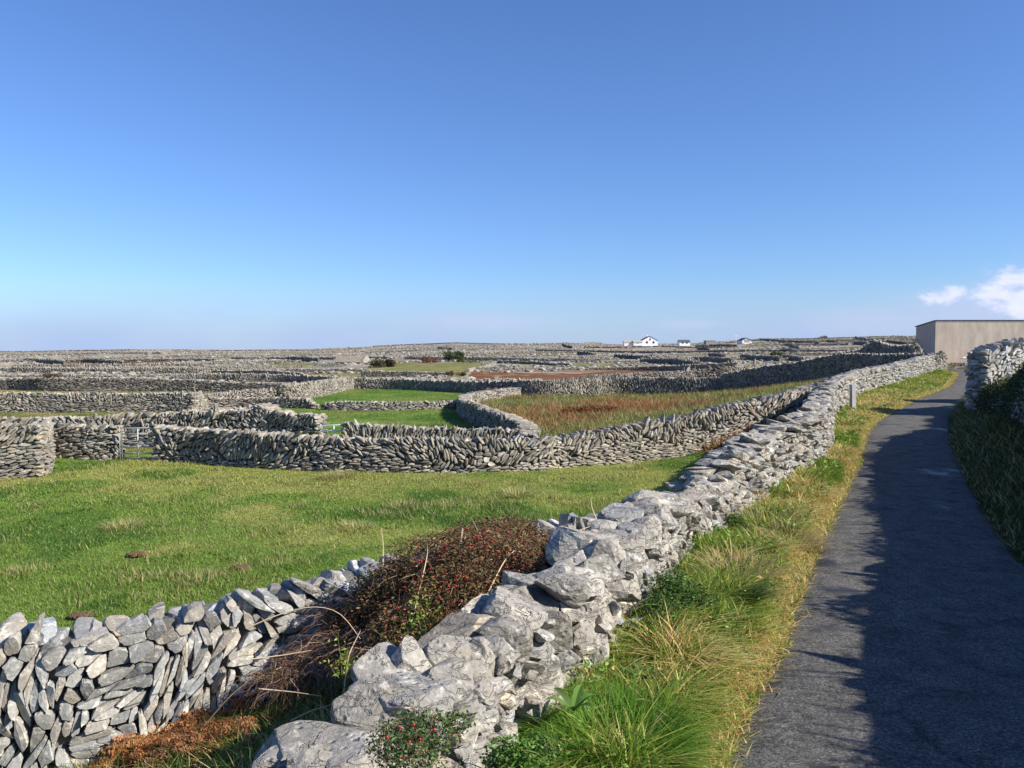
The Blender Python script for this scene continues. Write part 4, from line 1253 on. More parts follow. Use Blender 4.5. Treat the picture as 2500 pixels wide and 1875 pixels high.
hip_me = None
spots = [(1205, 1318, 8.0, 10), (1165, 1318, 8.0, 14), (1170, 1330, 7.9, 8), (1078, 1335, 8.0, 8), (1025, 1370, 7.9, 4), (1255, 1360, 7.9, 7), (1135, 1405, 7.6, 6), (1090, 1440, 7.3, 5), (1095, 1420, 7.4, 4), (1050, 1450, 7.2, 3), (1010, 1440, 7.3, 3), (1290, 1390, 7.7, 5), (1140, 1480, 7.0, 2), (960, 1470, 7.3, 3), (985, 1510, 7.0, 3), (1250, 1395, 7.5, 3), (1060, 1390, 7.6, 4)]
for (u, v, y, nn) in spots:
    for _ in range(int(nn * .55) + 1):
        uu, vv = u + random.gauss(0, 14), v + random.gauss(0, 11)
        p = np.array(P3(uu, vv, y - .45 + random.gauss(0, .05))) - off
        if hip_me is None:
            gg = Geo(); q = bv.copy() * [.011, .011, .015]; gg.add(q, bf, (.34, .01, .012)); o = gg.build('rose_hip', M['berry'], root, True); hip_me = o.data
        else:
            o = bpy.data.objects.new('rose_hip', hip_me); COL.objects.link(o); o.parent = root
        o.location = p; o.scale = [random.uniform(.7, 1.15)] * 3; o.rotation_euler = (random.random(), random.random(), 0)

# light green shoots in the thicket
def shoots(label, name, pts, n, sz, cols, hgt=.35, cat='plant'):
    c0 = np.array(P3(*pts[0])); root = empty(name, tuple(c0)); tag(root, label, cat)
    g = Geo(); P = []
    for p in pts:
        c = np.array(P3(*p)) - c0; P.append(c + rng.normal(0, 1, (n // len(pts), 3)) * [.06, .06, hgt * .35])
    P = np.concatenate(P); leaves(g, P, sz, pick(cols, [1] * len(cols), len(P)), .6); g.build('foliage', M['leaf'], root)
    g = Geo(); C = arcs(np.array([(np.array(P3(*p)) - c0) - [0, 0, hgt * .7] for p in pts for _ in range(4)]), 4 * len(pts), hgt * 1.6, 1.35, 6, droop=.3)
    tubes(g, C, np.full(len(C), .003), pick([(.13, .17, .05)], [1], len(C))); g.build('stems', M['twig'], root)
LG = [(.20, .30, .04), (.14, .24, .03), (.28, .34, .06)]
shoots('light green leafy shoots rising through the rose hip bush', 'green_shoots', [(1020, 1500, 6.5), (1030, 1530, 6.4), (1040, 1480, 6.6), (1005, 1545, 6.3)], 230, .017, LG)
shoots('yellow-green leafy shoots left of the tall pointed boulder', 'green_shoots', [(835, 1610, 6.0), (845, 1630, 6.0)], 110, .016, [(.30, .32, .05), (.2, .28, .04)], .25)

# bush with tiny leaves on the boulders at the bottom
bl = [(*P3(1010, 1790, 3.0), .19, .14, .11), (*P3(960, 1820, 2.95), .14, .12, .11), (*P3(1070, 1780, 3.05), .14, .12, .09), (*P3(1010, 1850, 2.85), .17, .12, .12), (*P3(1120, 1760, 3.1), .09, .1, .05)]
bl = [(*b[:3], b[3] * .78, b[4] * .78, b[5] * .78) for b in bl]
def bush_free(name, label, blobs, nleaf, lsize, lcols, lw, ntwig, tlen, twr):
    c0 = np.mean([b[:3] for b in blobs], 0); root = empty(name, (c0[0], c0[1], c0[2] - .2)); tag(root, label, 'bush')
    o_ = np.array([c0[0], c0[1], c0[2] - .2])
    g = Geo(); P = blob_points(blobs, nleaf, .45); leaves(g, P - o_, lsize, pick(lcols, lw, len(P), .3), .7); g.build('foliage', M['leaf'], root)
    g = Geo(); p0 = blob_points(blobs, ntwig, .1); C = arcs(p0 - o_, ntwig, tlen, .6, 5); tubes(g, C, np.full(ntwig, twr), pick(TW, [1, 1, 1, 1], ntwig)); g.build('twigs', M['twig'], root)
    return root, o_
r2, o2 = bush_free('small_leafed_bush', 'small dark green shrub with tiny leaves growing against the nearest boulders', bl, 2900, .0095, [(.075, .13, .035), (.12, .18, .05), (.05, .08, .03), (.14, .06, .03)], [4, 3, 2, .6], 150, .12, .0014)
for (u, v) in [(975, 1775), (1010, 1770), (1000, 1812), (985, 1850), (1025, 1805), (1060, 1782), (945, 1800)]:
    o = bpy.data.objects.new('rose_hip', hip_me); COL.objects.link(o); o.parent = r2; o.location = np.array(P3(u, v, 2.86)) - o2; o.scale = (.5,) * 3
# leafy weeds at the foot of the boulder wall
bl = [(*P3(1640, 1440, 7.2), .24, .25, .2), (*P3(1610, 1500, 6.9), .2, .2, .2), (*P3(1690, 1470, 7.3), .25, .25, .16)]
bush('leafy_weed', 'dark green feathery weed growing at the foot of the boulder wall', 'plant', bl, 5200, .016, [(.05, .12, .02), (.08, .17, .03), (.035, .08, .018)], [3, 3, 2], 200, .25, shell=.3, tcols=[(.1, .13, .04)])
bl = [(*P3(1250, 1860, 4.0), .16, .12, .14), (*P3(1320, 1830, 4.3), .12, .12, .1)]
bush('leafy_weed', 'low green weed at the very foot of the nearest boulders', 'plant', bl, 2200, .014, [(.06, .14, .02), (.1, .2, .03)], [1, 1], 80, .15, shell=.3, tcols=[(.1, .13, .04)])
bl = [(*P3(1725, 1300, 10.4), .2, .25, .14), (*P3(1790, 1270, 11), .2, .2, .1)]
bush('leafy_weed', 'green weed below the leaning slabs of the boulder wall', 'plant', bl, 2200, .018, [(.05, .12, .02), (.09, .17, .03)], [1, 1], 80, .2, shell=.3, tcols=[(.1, .13, .04)])
# dock plants with long pale leaves
def dock(u, v, y, label):
    c0 = np.array(P3(u, v, y)); root = empty('dock_plant', tuple(c0)); tag(root, label, 'plant', 'dock plants on the verge')
    g = Geo(); n = 6; az = np.linspace(0, 5.2, n) + rng.normal(0, .3, n)
    z0 = np.zeros(n); col = pick([(.11, .20, .04), (.08, .16, .03)], [1, 1], n)
    L = rng.uniform(.17, .25, n)
    for k in range(n):
        t = np.linspace(0, 1, 8); wd = .028 * np.sin(PI * np.clip(t * .9 + .08, 0, 1)) ** .8
        o = L[k] * t * .8; zz = L[k] * (t * .9 - .55 * t ** 2.4)
        dx, dy = math.cos(az[k]), math.sin(az[k])
        A = np.stack([dx * o - dy * wd, dy * o + dx * wd, zz], 1); B = np.stack([dx * o + dy * wd, dy * o - dx * wd, zz], 1); Cc = np.stack([dx * o, dy * o, zz - wd * .35], 1)
        V = np.concatenate([A, Cc, B]); i = np.arange(7)
        lg = Geo(); lg.add(V, np.concatenate([np.stack([i, i + 1, i + 9, i + 8], 1), np.stack([i + 8, i + 9, i + 17, i + 16], 1)]), col[k])
        lg.build('leaf', M['leaf'], root)
dock(1575, 1660, 5.75, 'dock plant with long upright pale green leaves at the foot of the boulder wall')
dock(1640, 1655, 6.0, 'second dock plant right of the first on the verge')
dock(1400, 1735, 4.9, 'broad-leafed dock plant half hidden beside the boulder wall')

# rust-brown bracken
def frond(n=14, L=.5):
    g = []
    return g
def bracken(label, pts, nf, L, cols):
    c0 = np.array([pts[0][0], pts[0][1], float(terrain(np.array([pts[0][0]]), np.array([pts[0][1]]))[0])])
    root = empty('bracken', tuple(c0)); tag(root, label, 'fern', 'dead bracken')
    i = rng.integers(0, len(pts), nf); P = np.array(pts)[i] + rng.normal(0, .12, (nf, 2)); z = terrain(P[:, 0], P[:, 1])
    base = np.column_stack([P, z]) - c0
    k = 12
    C = arcs(base, nf, L, 1.0, k, droop=1.3, wig=.012)
    g = Geo(); col = pick(cols, [1] * len(cols), nf); tubes(g, C, np.full(nf, .003), col * .8); g.build('stems', M['twig'], root)
    g = Geo()
    T = np.gradient(C, axis=1); T /= np.linalg.norm(T, axis=2)[..., None]
    up = np.array([0, 0, 1.]); S = np.cross(T, up); S /= np.linalg.norm(S, axis=2)[..., None] + 1e-9
    for j in range(2, k):
        ln = L * .30 * (1 - (j - 2) / (k - 1.5)) ** .8
        for sg in (-1, 1):
            # pinna with leaflets
            m = 7
            for q in range(m):
                t = (q + .5) / m
                c = C[:, j] + S[:, j] * sg * ln * t + T[:, j] * ln * .25 * t + np.array([0, 0, -.25 * ln * t * t]) + rng.normal(0, .004, (nf, 3))
                lw = ln * .22 * (1 - t * .7)
                a = T[:, j] * lw; b = S[:, j] * sg * ln / m * .75
                Q = np.stack([c - a, c + b * .8, c + a, c - b * .5], 1)
                Q[:, :, 2] += rng.normal(0, .006, (nf, 4))
                g.add(Q.reshape(-1, 3), (np.arange(nf) * 4)[:, None] + np.arange(4)[None], np.repeat(col * rng.uniform(.7, 1.3, (nf, 1)), 4, 0))
    g.build('fronds', M['leaf'], root)
RU = [(.36, .13, .04), (.28, .10, .035), (.42, .19, .07), (.2, .09, .04)]
bp = [g_at(u, v, -1.1) for (u, v) in [(330, 1850), (400, 1840), (450, 1800), (520, 1790), (560, 1770), (480, 1850), (380, 1870), (300, 1870), (430, 1860), (540, 1830)]]
bracken('rust-brown dead bracken at the foot of the lower stone wall, bottom left', bp, 260, .52, RU)
bracken('small sprig of orange dead bracken in the grass beside the bare twigs', [g_at(650, 1790, -.9), g_at(660, 1760, -.9)], 10, .35, RU)

# the overgrown bank on the right: a stone wall under ivy and bramble
def hedge():
    root = empty('overgrown_wall', (12.6, 18, 0)); tag(root, 'dark ivy and bramble covered wall shading the right side of the lane', 'hedge')
    off = np.array([12.6, 18, 0])
    g = Geo(); core(g, hw, .9, -.08, (.5, .5, .5)); hw.Z = hw.Z
    coping(g, hw, Lf, .26, .42, .6, .5, zoff=.1, jz=.10); coping(g, hw, Lf, .5, .36, .5, .6, zoff=.15, jz=.10)
    face_stones(g, hw, style_flat, 8, 9, 1.2, .72, -1)
    o = g.build('stones', M['stone_near'], root); o.location = -off
    n = 90000; s = rng.uniform(0, hw.L, n) 
    X, Y, Z, H, tx, ty = hw.at(s)
    t = rng.uniform(0, 1, n); bul = .62 + .28 * fbm2(s * .9, t * 2, 5, 3)
    ang = t * PI; lat = -np.cos(ang) * bul * (1.15 - .35 * np.sin(ang)); hh = np.sin(ang) ** .55 * (H + .14 + .3 * fbm2(s * 1.1, s * 0, 8, 3))
    lat = np.where(t < .5, lat, lat); 
    P = np.stack([X + ty * lat, Y - tx * lat, Z + hh], 1) + rng.normal(0, .07, (n, 3))
    # leave the far end's top stones bare
    g = Geo(); leaves(g, P - off, .04, pick([(.03, .06, .015), (.05, .085, .02), (.07, .06, .025), (.025, .04, .012)], [3, 3, 1, 2], n, .3), .7)
    g.build('foliage', M['leaf'], root)
    g = Geo(); m = 1000; s = rng.uniform(0, hw.L, m); X, Y, Z, H, tx, ty = hw.at(s)
    p0 = np.stack([X + rng.normal(0, .25, m), Y, Z + H * rng.uniform(.5, 1.05, m)], 1)
    C = arcs(p0 - off, m, .7, 1.0, 6, droop=.7); tubes(g, C, np.full(m, .006), pick(TW, [1] * 4, m)); g.build('brambles', M['twig'], root)
    g = Geo(); m = 3500; s = rng.uniform(0, hw.L, m); X, Y, Z, H, tx, ty = hw.at(s)
    blades(g, X + rng.normal(0, .22, m) - off[0], Y - off[1], Z + H - .02, rng.uniform(.12, .42, m) * (.4 + sstep(fbm2(s * 1.3, s * 0, 44, 2) * 2 + .4)), np.full(m, .02), rng.uniform(.1, 1.0, m), pick(VC_S + VC_G, [1] * 7, m), 3)
    g.build('grass_stems', M['grass'], root)
hedge()

# distant bushes on the plain
def far_bush(u, v, y, w, h, col, label, n=900):
    z = float(terrain(np.array([x_at(u, y)]), np.array([y]))[0]); x = x_at(u, y, z)
    root = empty('scrub_bush', (x, y, z)); tag(root, label, 'bush', 'scrub bushes on the plain')
    bl = [(rng.uniform(-.4, .4) * w, rng.uniform(-.2, .2) * w, h * rng.uniform(.35, .6), w * .3, w * .25, h * .45) for _ in range(6)]
    g = Geo(); P = blob_points(bl, n, .5); P = P[P[:, 2] > 0]; leaves(g, P, h * .10, pick([col, tuple(c * .6 for c in col), tuple(c * 1.4 for c in col)], [2, 1, 1], len(P)), .7); g.build('foliage', M['leaf'], root)
    g = Geo(); C = arcs(np.tile([[0, 0, 0.]], (14, 1)) + rng.normal(0, .1 * w, (14, 3)) * [1, 1, 0], 14, h * .9, 1.3, 5, droop=.2); tubes(g, C, np.full(14, .03), pick(TW, [1] * 4, 14)); g.build('stems', M['twig'], root)
for a in [(130, 0, 112, 2.6, 1.0, (.085, .06, .025), 'dark brown scrub bush at the far left of the plain'), (255, 0, 118, .9, .5, (.09, .07, .03), 'tiny brown scrub bush right of the first at far left'),
          (512, 0, 125, 2.2, .8, (.09, .09, .03), 'olive scrub bush, left one of a pair below the plain'), (578, 0, 126, 2.4, .8, (.08, .085, .03), 'olive scrub bush, right one of a pair below the plain'),
          (925, 0, 172, 4.0, 2.0, (.075, .07, .03), 'round olive bush just right of the old stone barn'), (952, 0, 174, 2.4, 1.9, (.07, .04, .025), 'reddish brown bush next to the round olive one'),
          (1050, 0, 205, 5.0, 1.6, (.13, .05, .03), 'low rusty red bush behind the olive field'), (1110, 0, 208, 4.5, 3.0, (.06, .09, .03), 'tallest green bush behind the olive field'),
          (1165, 0, 205, 7.0, 1.3, (.06, .07, .03), 'long low dark bush at the right of the olive field'), (790, 0, 180, 9, .9, (.05, .08, .03), 'low dark green hedge bush in front of the stone barn'),
          (1100, 0, 120, 1.5, .9, (.08, .07, .03), 'brown bush at the end of the short straight wall'), (1125, 0, 122, 1.4, .7, (.09, .06, .03), 'brown bush beside the rusty strip'),
          (1900, 0, 215, 3.5, 2.2, (.07, .09, .03), 'green bush by the bright patch above the dark wall'), (1600, 0, 190, .1, .1, (.1, .1, .05), None)]:
    if a[6]: far_bush(*a)

# rusty bracken clumps standing in the brown field
for (u, v, w, lb) in [(1930, 909, 2.6, 'rusty bracken clump under the dark shaded wall'), (1880, 925, 1.4, 'small rusty bracken clump below a larger one'), (1470, 1005, 2.2, 'rusty bracken clump in the middle of the brown field'), (1400, 1010, 1.6, 'rusty bracken clump left of the middle one in the brown field')]:
    x, y = g_at(u, v, -.5); z = float(terrain(np.array([x]), np.array([y]))[0])
    root = empty('bracken_clump', (x, y, z)); tag(root, lb, 'fern', 'rusty bracken clumps')
    bl = [(rng.uniform(-.5, .5) * w, rng.uniform(-.3, .3) * w, .2, w * .3, w * .3, .28) for _ in range(5)]
    g = Geo(); P = blob_points(bl, 1600, .4); P = P[P[:, 2] > 0]; leaves(g, P, .06, pick([(.20, .06, .025), (.14, .05, .02), (.26, .10, .04)], [1, 1, 1], len(P)), .7); g.build('foliage', M['leaf'], root)
    g = Geo(); C = arcs(rng.normal(0, .3 * w, (30, 3)) * [1, 1, 0], 30, .5, 1.2, 5); tubes(g, C, np.full(30, .01), pick(RU, [1] * 4, 30)); g.build('stems', M['twig'], root)

# loose stones over the far ground
def loose():
    g = Geo(); n = 15000
    y = 95 + 520 * rng.uniform(0, 1, n) ** 1.3; u = rng.uniform(-80, 2300, n); x = x_at(u, y, 0)
    z = terrain(x, y); uu, vv = to_px(x, y, z); zz = np.zeros(n, bool)
    for P in (Z_RUST1, Z_RUST2, Z_OL3, Z_OL4, Z_OL5, Z_OL6, Z_OL7, Z_OL8): zz |= in_poly(uu, vv, P)
    m = (fbm2(x / 25, y / 15, 61, 4) > -.05) & (sdist(x, y) > 8) & ~zz; x, y = x[m], y[m]; n = len(x); z = terrain(x, y)
    s = rng.uniform(.12, .34, (n, 1)) * np.array([[1.5, 1.3, .7]]) * (1 + y[:, None] / 500)
    put_rocks(g, lib(1, 10, rough=.0), np.stack([x, y, z + s[:, 2] * .4], 1), s, np.zeros(n), np.zeros(n), rng.uniform(0, 6, n), stone_tints(n, None, .7, 1.2))
    tag(g.build('scattered_stones', M['stone_far']), 'loose grey limestone rubble strewn over the far plain', 'stones', kind='stuff')
loose()

# tiny flowers on the verge
def flower(u, v, y, col, label):
    c = np.array(P3(u, v, y)); root = empty('wildflower', (c[0], c[1], c[2] - .2)); tag(root, label, 'flower')
    g = Geo(); C = np.array([[[0, 0, 0], [.01, 0, .1], [.0, 0, .2]]]); tubes(g, C, np.array([.002]), np.array([[.08, .14, .03]])); g.build('stem', M['twig'], root)
    g = Geo(); n = 14; a = np.arange(n) / n * 2 * PI; P = np.stack([np.cos(a) * .018, np.sin(a) * .018, np.full(n, .2)], 1); leaves(g, P, .018, np.tile([col], (n, 1)), .4); g.build('petals', M['leaf'], root)
flower(1878, 1220, 12.6, (.45, .05, .35), 'small magenta flower at the foot of the slabs, left one')
flower(1913, 1197, 13.6, (.40, .06, .38), 'small magenta flower at the foot of the slabs, upper one')
flower(1947, 1203, 13.6, (.45, .08, .35), 'small magenta flower at the foot of the slabs, right one')
flower(1987, 1214, 13.6, (.75, .55, .03), 'small yellow flower near the lane edge')
flower(1928, 1248, 12.2, (.75, .50, .03), 'small yellow flower below the magenta ones')

# ================================================================== BUILT THINGS
def box(g, x0, x1, y0, y1, z0, z1, col=(1, 1, 1)):
    V = [(x, y, z) for x in (x0, x1) for y in (y0, y1) for z in (z0, z1)]
    g.add(V, [(0, 1, 3, 2), (4, 6, 7, 5), (0, 4, 5, 1), (2, 3, 7, 6), (0, 2, 6, 4), (1, 5, 7, 3)], col)
def tube8(g, pts, r, k=8):
    P = np.array(pts, float); n = len(P); T = np.gradient(P, axis=0); T /= np.linalg.norm(T, axis=1)[:, None]
    ref = np.array([0, 1., 0]) if abs(T[0][1]) < .9 else np.array([1., 0, 0])
    A = np.cross(T, ref); A /= np.linalg.norm(A, axis=1)[:, None]; B = np.cross(T, A)
    th = np.arange(k) / k * 2 * PI
    V = (P[:, None] + r * (A[:, None] * np.cos(th)[None, :, None] + B[:, None] * np.sin(th)[None, :, None])).reshape(-1, 3)
    i = np.arange(n - 1)[:, None] * k + np.arange(k)[None]; j = np.arange(n - 1)[:, None] * k + (np.arange(k)[None] + 1) % k
    g.add(V, np.stack([i.ravel(), j.ravel(), j.ravel() + k, i.ravel() + k], 1))
    g.more(np.array([list(range(k))[::-1], list(range((n - 1) * k, n * k))]))

def gate(u0, u1, y, vt, vb, label, bars, mat, seed=0):
    zb = z_at(vb, y); zt = z_at(vt, y); x0 = x_at(u0, y, zb); x1 = x_at(u1, y, zb); W = x1 - x0; Hh = zt - zb
    root = empty('field_gate', (x0, y, zb)); tag(root, label, 'gate', 'metal field gates')
    g = Geo(); c = .14
    loop = [(0, 0, 0), (0, 0, Hh)] + [(W - c + c * math.sin(t), 0, Hh - c + c * math.cos(t)) for t in np.linspace(0, PI / 2, 6)] + [(W - c + c * math.cos(t), 0, c - c * math.sin(t)) for t in np.linspace(0, PI / 2, 6)] + [(0, 0, 0)]
    tube8(g, loop, .034); g.build('frame', mat, root, True)
    for b in bars:
        g = Geo(); tube8(g, [(.02, 0, Hh * b), (W - .02, 0, Hh * b)], .022); g.build('rail', mat, root, True)
    g = Geo(); tube8(g, [(W * .5, -.012, .02), (W * .5, -.012, Hh - .02)], .024); g.build('upright', mat, root, True)
    g = Geo(); tube8(g, [(-.07, 0, -.2), (-.07, 0, Hh + .04)], .022); g.build('hanging_post', mat, root, True)
    for b in (.15, .85):
        g = Geo(); tube8(g, [(-.08, 0, Hh * b), (.01, 0, Hh * b)], .03); g.build('hinge', mat, root, True)
    g = Geo(); box(g, W - .03, W + .10, -.02, .02, Hh * .52, Hh * .52 + .05); g.build('latch', mat, root)
gate(298, 377, 29.9, 1045, 1118, 'galvanised metal gate with rounded right corners in the near field wall', [.16, .37, .58, .80], M['galv'])
gate(788, 843, 32, 1038, 1072, 'pale green metal gate seen over the long herringbone wall', [.25, .6], M['galv_green'])

# marker post against the roadside wall
x, y = x_at(2083, 31.5, .6), 31.5
root = empty('marker_post', (x, y, 0)); tag(root, 'square grey post leaning against the boulder wall beside the lane', 'post')
g = Geo(); box(g, -.085, .085, -.07, .07, -.2, 1.17)
o = g.build('post', M['post'], root)
g = Geo(); V = [(-.13, -.09, 1.42), (.13, -.09, 1.42), (.13, .09, 1.46), (-.13, .09, 1.46)]; box(g, -.09, .09, -.075, .075, 1.17, 1.20); g.build('cap', M['post'], root)
root.rotation_euler = (0, -.03, .3)

# grey rendered shed
def shed():
    bx, by = x_at(2283, 80, 3), 80.
    bz = float(terrain(np.array([bx]), np.array([by]))[0]) - .15
    root = empty('rendered_shed', (bx, by, bz)); tag(root, 'large windowless grey-pink rendered shed with corrugated roof at the bend of the lane', 'shed')
    Zt = z_at(783, 80) - bz; back = 8.5; W = 22.; sx = .30; Zb = z_at(798, 88.5) - bz
    g = Geo()
    V = [(0, 0, 0), (W, 0, 0), (W + sx * back * 0, back, 0), (sx * back * .9, back, 0), (0, 0, Zt), (W, 0, Zt), (W, back, Zb), (sx * back * .9, back, Zb)]
    g.add(V, [(0, 1, 5, 4), (1, 2, 6, 5), (2, 3, 7, 6), (3, 0, 4, 7), (4, 5, 6, 7)]); g.build('wall', M['shed'], root)
    # corrugated sheet
    g = Geo(); n = 440; xs = np.linspace(-.12, W + .1, n); w = .05 * np.sin(xs * 2 * PI / .22)
    rows = []
    for yy, zz, dx in ((-.07, Zt + .05, 0), (back + .1, Zb + .05, sx * back * .9)):
        t = (xs + .12) / (W + .22); X = xs + dx * (1 - t)
        rows.append(np.stack([X, np.full(n, yy), zz + w], 1)); rows.append(np.stack([X, np.full(n, yy), zz + w - .025], 1))
    V = np.concatenate(rows); i = np.arange(n - 1)
    g.add(V, np.concatenate([np.stack([i, i + 1, i + 2 * n + 1, i + 2 * n], 1), np.stack([i + n, i + 3 * n, i + 3 * n + 1, i + n + 1], 1), np.stack([i, i + n, i + n + 1, i + 1], 1)]))
    g.build('corrugated_roof', M['slate'], root)
    g = Geo(); box(g, 0.004, W, -.03, -.003, Zt - .10, Zt - .02); g.build('wall_cap_band', M['grey_roof'], root)
    g = Geo(); x0 = x_at(2355, 80, 1) - bx; z0 = z_at(875, 80) - bz
    n = 12; a = np.linspace(0, PI, n); V = [(x0 + .28 * math.cos(t), -.012, z0 + .16 * math.sin(t)) for t in a]; V2 = [(p[0], -.04, p[2]) for p in V]
    g.add(V + V2, [list(range(n, 2 * n))]); g.more(np.stack([np.arange(n - 1), np.arange(n - 1) + 1, np.arange(n - 1) + n + 1, np.arange(n - 1) + n], 1)); o = g.build('painted_mark', M['white_wall'], root); o['label'] = 'small white half-round patch low on the shed wall'
    g = Geo(); box(g, 1.2, 1.32, back * .55, back * .6, 0, 3.0)
shed()

# dark round-topped pillar beside the shed
x, y = x_at(2236, 74.5, 1.6), 74.5; z = float(terrain(np.array([x]), np.array([y]))[0])
root = empty('stone_pillar', (x, y, z)); tag(root, 'rounded stone pillar with ivy at the end of the dark wall beside the shed', 'pillar')
g = Geo(); n = 60; a = rng.uniform(0, 2 * PI, n); h = rng.uniform(0, 2.1, n); rr = .42 * np.sqrt(np.clip(1 - (np.clip(h - 1.2, 0, 1)) ** 2, .1, 1))
put_rocks(g, lib(2, 14, rough=.05), np.stack([np.cos(a) * rr, np.sin(a) * rr, h], 1), rng.uniform(.16, .26, (n, 3)), rng.normal(0, .2, n), rng.normal(0, .2, n), a, stone_tints(n))
tube8(g, [(0, 0, -.1), (0, 0, 1.0), (0, 0, 1.95)], .38, 10); g.build('stones', M['stone_mid'], root)
g = Geo(); P = rng.normal(0, 1, (500, 3)) * [.28, .28, .4] + [-.1, -.1, 2.0]; leaves(g, P, .06, pick([(.04, .05, .02), (.06, .06, .02)], [1, 1], 500)); g.build('ivy', M['leaf'], root)

# houses on the skyline
def gable_house(u0, u1, y, vbase, vtop, label, eave=.55, depth=9., ridge='x', wallm='white_wall', roofm='slate', name='cottage', chim=True, yaw=0., wins=(), door=None, cat='house', grp='buildings on the skyline'):
    zb = z_at(vbase, y); x0 = x_at(u0, y, zb); x1 = x_at(u1, y, zb); H = z_at(vtop, y) - zb; W = x1 - x0
    xc = (x0 + x1) / 2
    root = empty(name, (xc, y, zb - .4)); root.rotation_euler = (0, 0, yaw); tag(root, label, cat, grp)
    b = .4; E = H * eave
    hw_ = W / 2
    g = Geo()
    if ridge == 'y':        # gable faces the viewer
        V = [(-hw_, 0, -1), (hw_, 0, -1), (hw_, depth, -1), (-hw_, depth, -1), (-hw_, 0, E + b), (hw_, 0, E + b), (hw_, depth, E + b), (-hw_, depth, E + b), (0, 0, H + b), (0, depth, H + b)]
        g.add(V[:8], [(0, 1, 5, 4), (1, 2, 6, 5), (2, 3, 7, 6), (3, 0, 4, 7)]); g.add([V[4], V[5], V[8], V[7], V[6], V[9]], [(0, 1, 2), (3, 5, 4)])
        g.build('wall', M[wallm], root)
        r = Geo(); o = .25; t = .15; sl = (H - E) / hw_
        for s in (-1, 1):
            A = [(s * (hw_ + o), -o, E + b - o * sl + .02), (0, -o, H + b + .02), (0, depth + o, H + b + .02), (s * (hw_ + o), depth + o, E + b - o * sl + .02)]
            B = [(p[0], p[1], p[2] + t) for p in A]
            r.add(A + B, [(0, 1, 2, 3), (7, 6, 5, 4), (0, 4, 5, 1), (2, 6, 7, 3), (0, 3, 7, 4)])
        rf = r.build('roof', M[roofm], root)
        cx, cy = hw_ * .0, depth * .85
    else:
        V = [(-hw_, 0, -1), (hw_, 0, -1), (hw_, depth, -1), (-hw_, depth, -1), (-hw_, 0, E + b), (hw_, 0, E + b), (hw_, depth, E + b), (-hw_, depth, E + b), (-hw_, depth / 2, H + b), (hw_, depth / 2, H + b)]
        g.add(V[:8], [(0, 1, 5, 4), (1, 2, 6, 5), (2, 3, 7, 6), (3, 0, 4, 7)]); g.add([V[4], V[7], V[8], V[5], V[6], V[9]], [(0, 2, 1), (3, 4, 5)])
        g.build('wall', M[wallm], root)
        r = Geo(); o = .25; t = .15; sl = (H - E) / (depth / 2)
        for y0, y1 in ((-o, depth / 2), (depth + o, depth / 2)):
            A = [(-hw_ - o, y0, E + b - o * sl + .02), (hw_ + o, y0, E + b - o * sl + .02), (hw_ + o, y1, H + b + .02), (-hw_ - o, y1, H + b + .02)]
            B = [(p[0], p[1], p[2] + t) for p in A]
            r.add(A + B, [(0, 1, 2, 3), (7, 6, 5, 4), (0, 4, 5, 1), (1, 5, 6, 2), (0, 3, 7, 4)])
        rf = r.build('roof', M[roofm], root)
        cx, cy = hw_ * .8, depth / 2
    if chim:
        c = Geo(); box(c, cx - .45, cx + .45, cy - .4, cy + .4, H - .3, H + b + 1.1); c.build('chimney', M[wallm], rf)
    for (fx, fz, ww, hh) in wins:
        w_ = Geo(); box(w_, fx * hw_ - ww / 2, fx * hw_ + ww / 2, -.05, -.003, b + fz * H, b + fz * H + hh); fr = w_.build('window', M['window'], root)
        s_ = Geo(); box(s_, fx * hw_ - ww / 2 - .1, fx * hw_ + ww / 2 + .1, -.14, -.004, b + fz * H - .12, b + fz * H - .003); s_.build('sill', M['grey_roof'], fr)
    if door:
        w_ = Geo(); box(w_, door[0] * hw_ - door[1] / 2, door[0] * hw_ + door[1] / 2, -.05, -.003, b - .2, b + door[2]); w_.build('door', M[door[3]], root)
    return root
Y0 = 520
gable_house(1568, 1606, Y0, 840, 821, 'largest white gabled house on the skyline', .45, 12, 'y', wins=((0, .52, .9, 1.0), (.45, .12, 1.2, 1.2), (-.4, .12, 1.2, 1.2)), name='white_house')
gable_house(1524, 1546, Y0 - 4, 838.5, 831.5, 'low shed with pale roof, left one of two beside the largest white house', .35, 5, 'x', 'white_wall', 'grey_roof', 'farm_shed', False, wins=((.3, .1, .9, .6),))
gable_house(1547, 1568, Y0 - 6, 838.5, 831.5, 'low shed with pale roof touching the largest white house', .35, 5, 'x', 'white_wall', 'grey_roof', 'farm_shed', False, wins=((.0, .1, .9, .6),))
gable_house(1659, 1685, Y0 - 8, 839, 830, 'low white cottage with a dark slate roof between the house and the flat-roofed shed', .42, 7, 'x', 'white_wall', 'slate', 'cottage', False, yaw=-.0, wins=((-.4, .1, 1., .8), (.4, .1, 1., .8)))
gable_house(1812, 1835, 480, 835, 825, 'white gabled cottage with dark roof, rightmost on the skyline', .35, 11, 'y', chim=False, name='cottage', door=(0, 3.2, 1.5, 'grey_roof'))
# flat grey shed
zb = z_at(838, 500); x0 = x_at(1724, 500, zb); x1 = x_at(1747, 500, zb)
root = empty('flat_roofed_shed', (x0, 500, zb)); tag(root, 'plain grey flat-roofed shed on the skyline', 'shed', 'buildings on the skyline')
g = Geo(); box(g, 0, x1 - x0, 0, 6, -1, z_at(832, 500) - zb); g.build('wall', M['grey_wall'], root)
g = Geo(); box(g, -.2, x1 - x0 + .2, -.2, 6.2, z_at(832, 500) - zb + .003, z_at(831, 500) - zb); g.build('roof', M['grey_roof'], root)
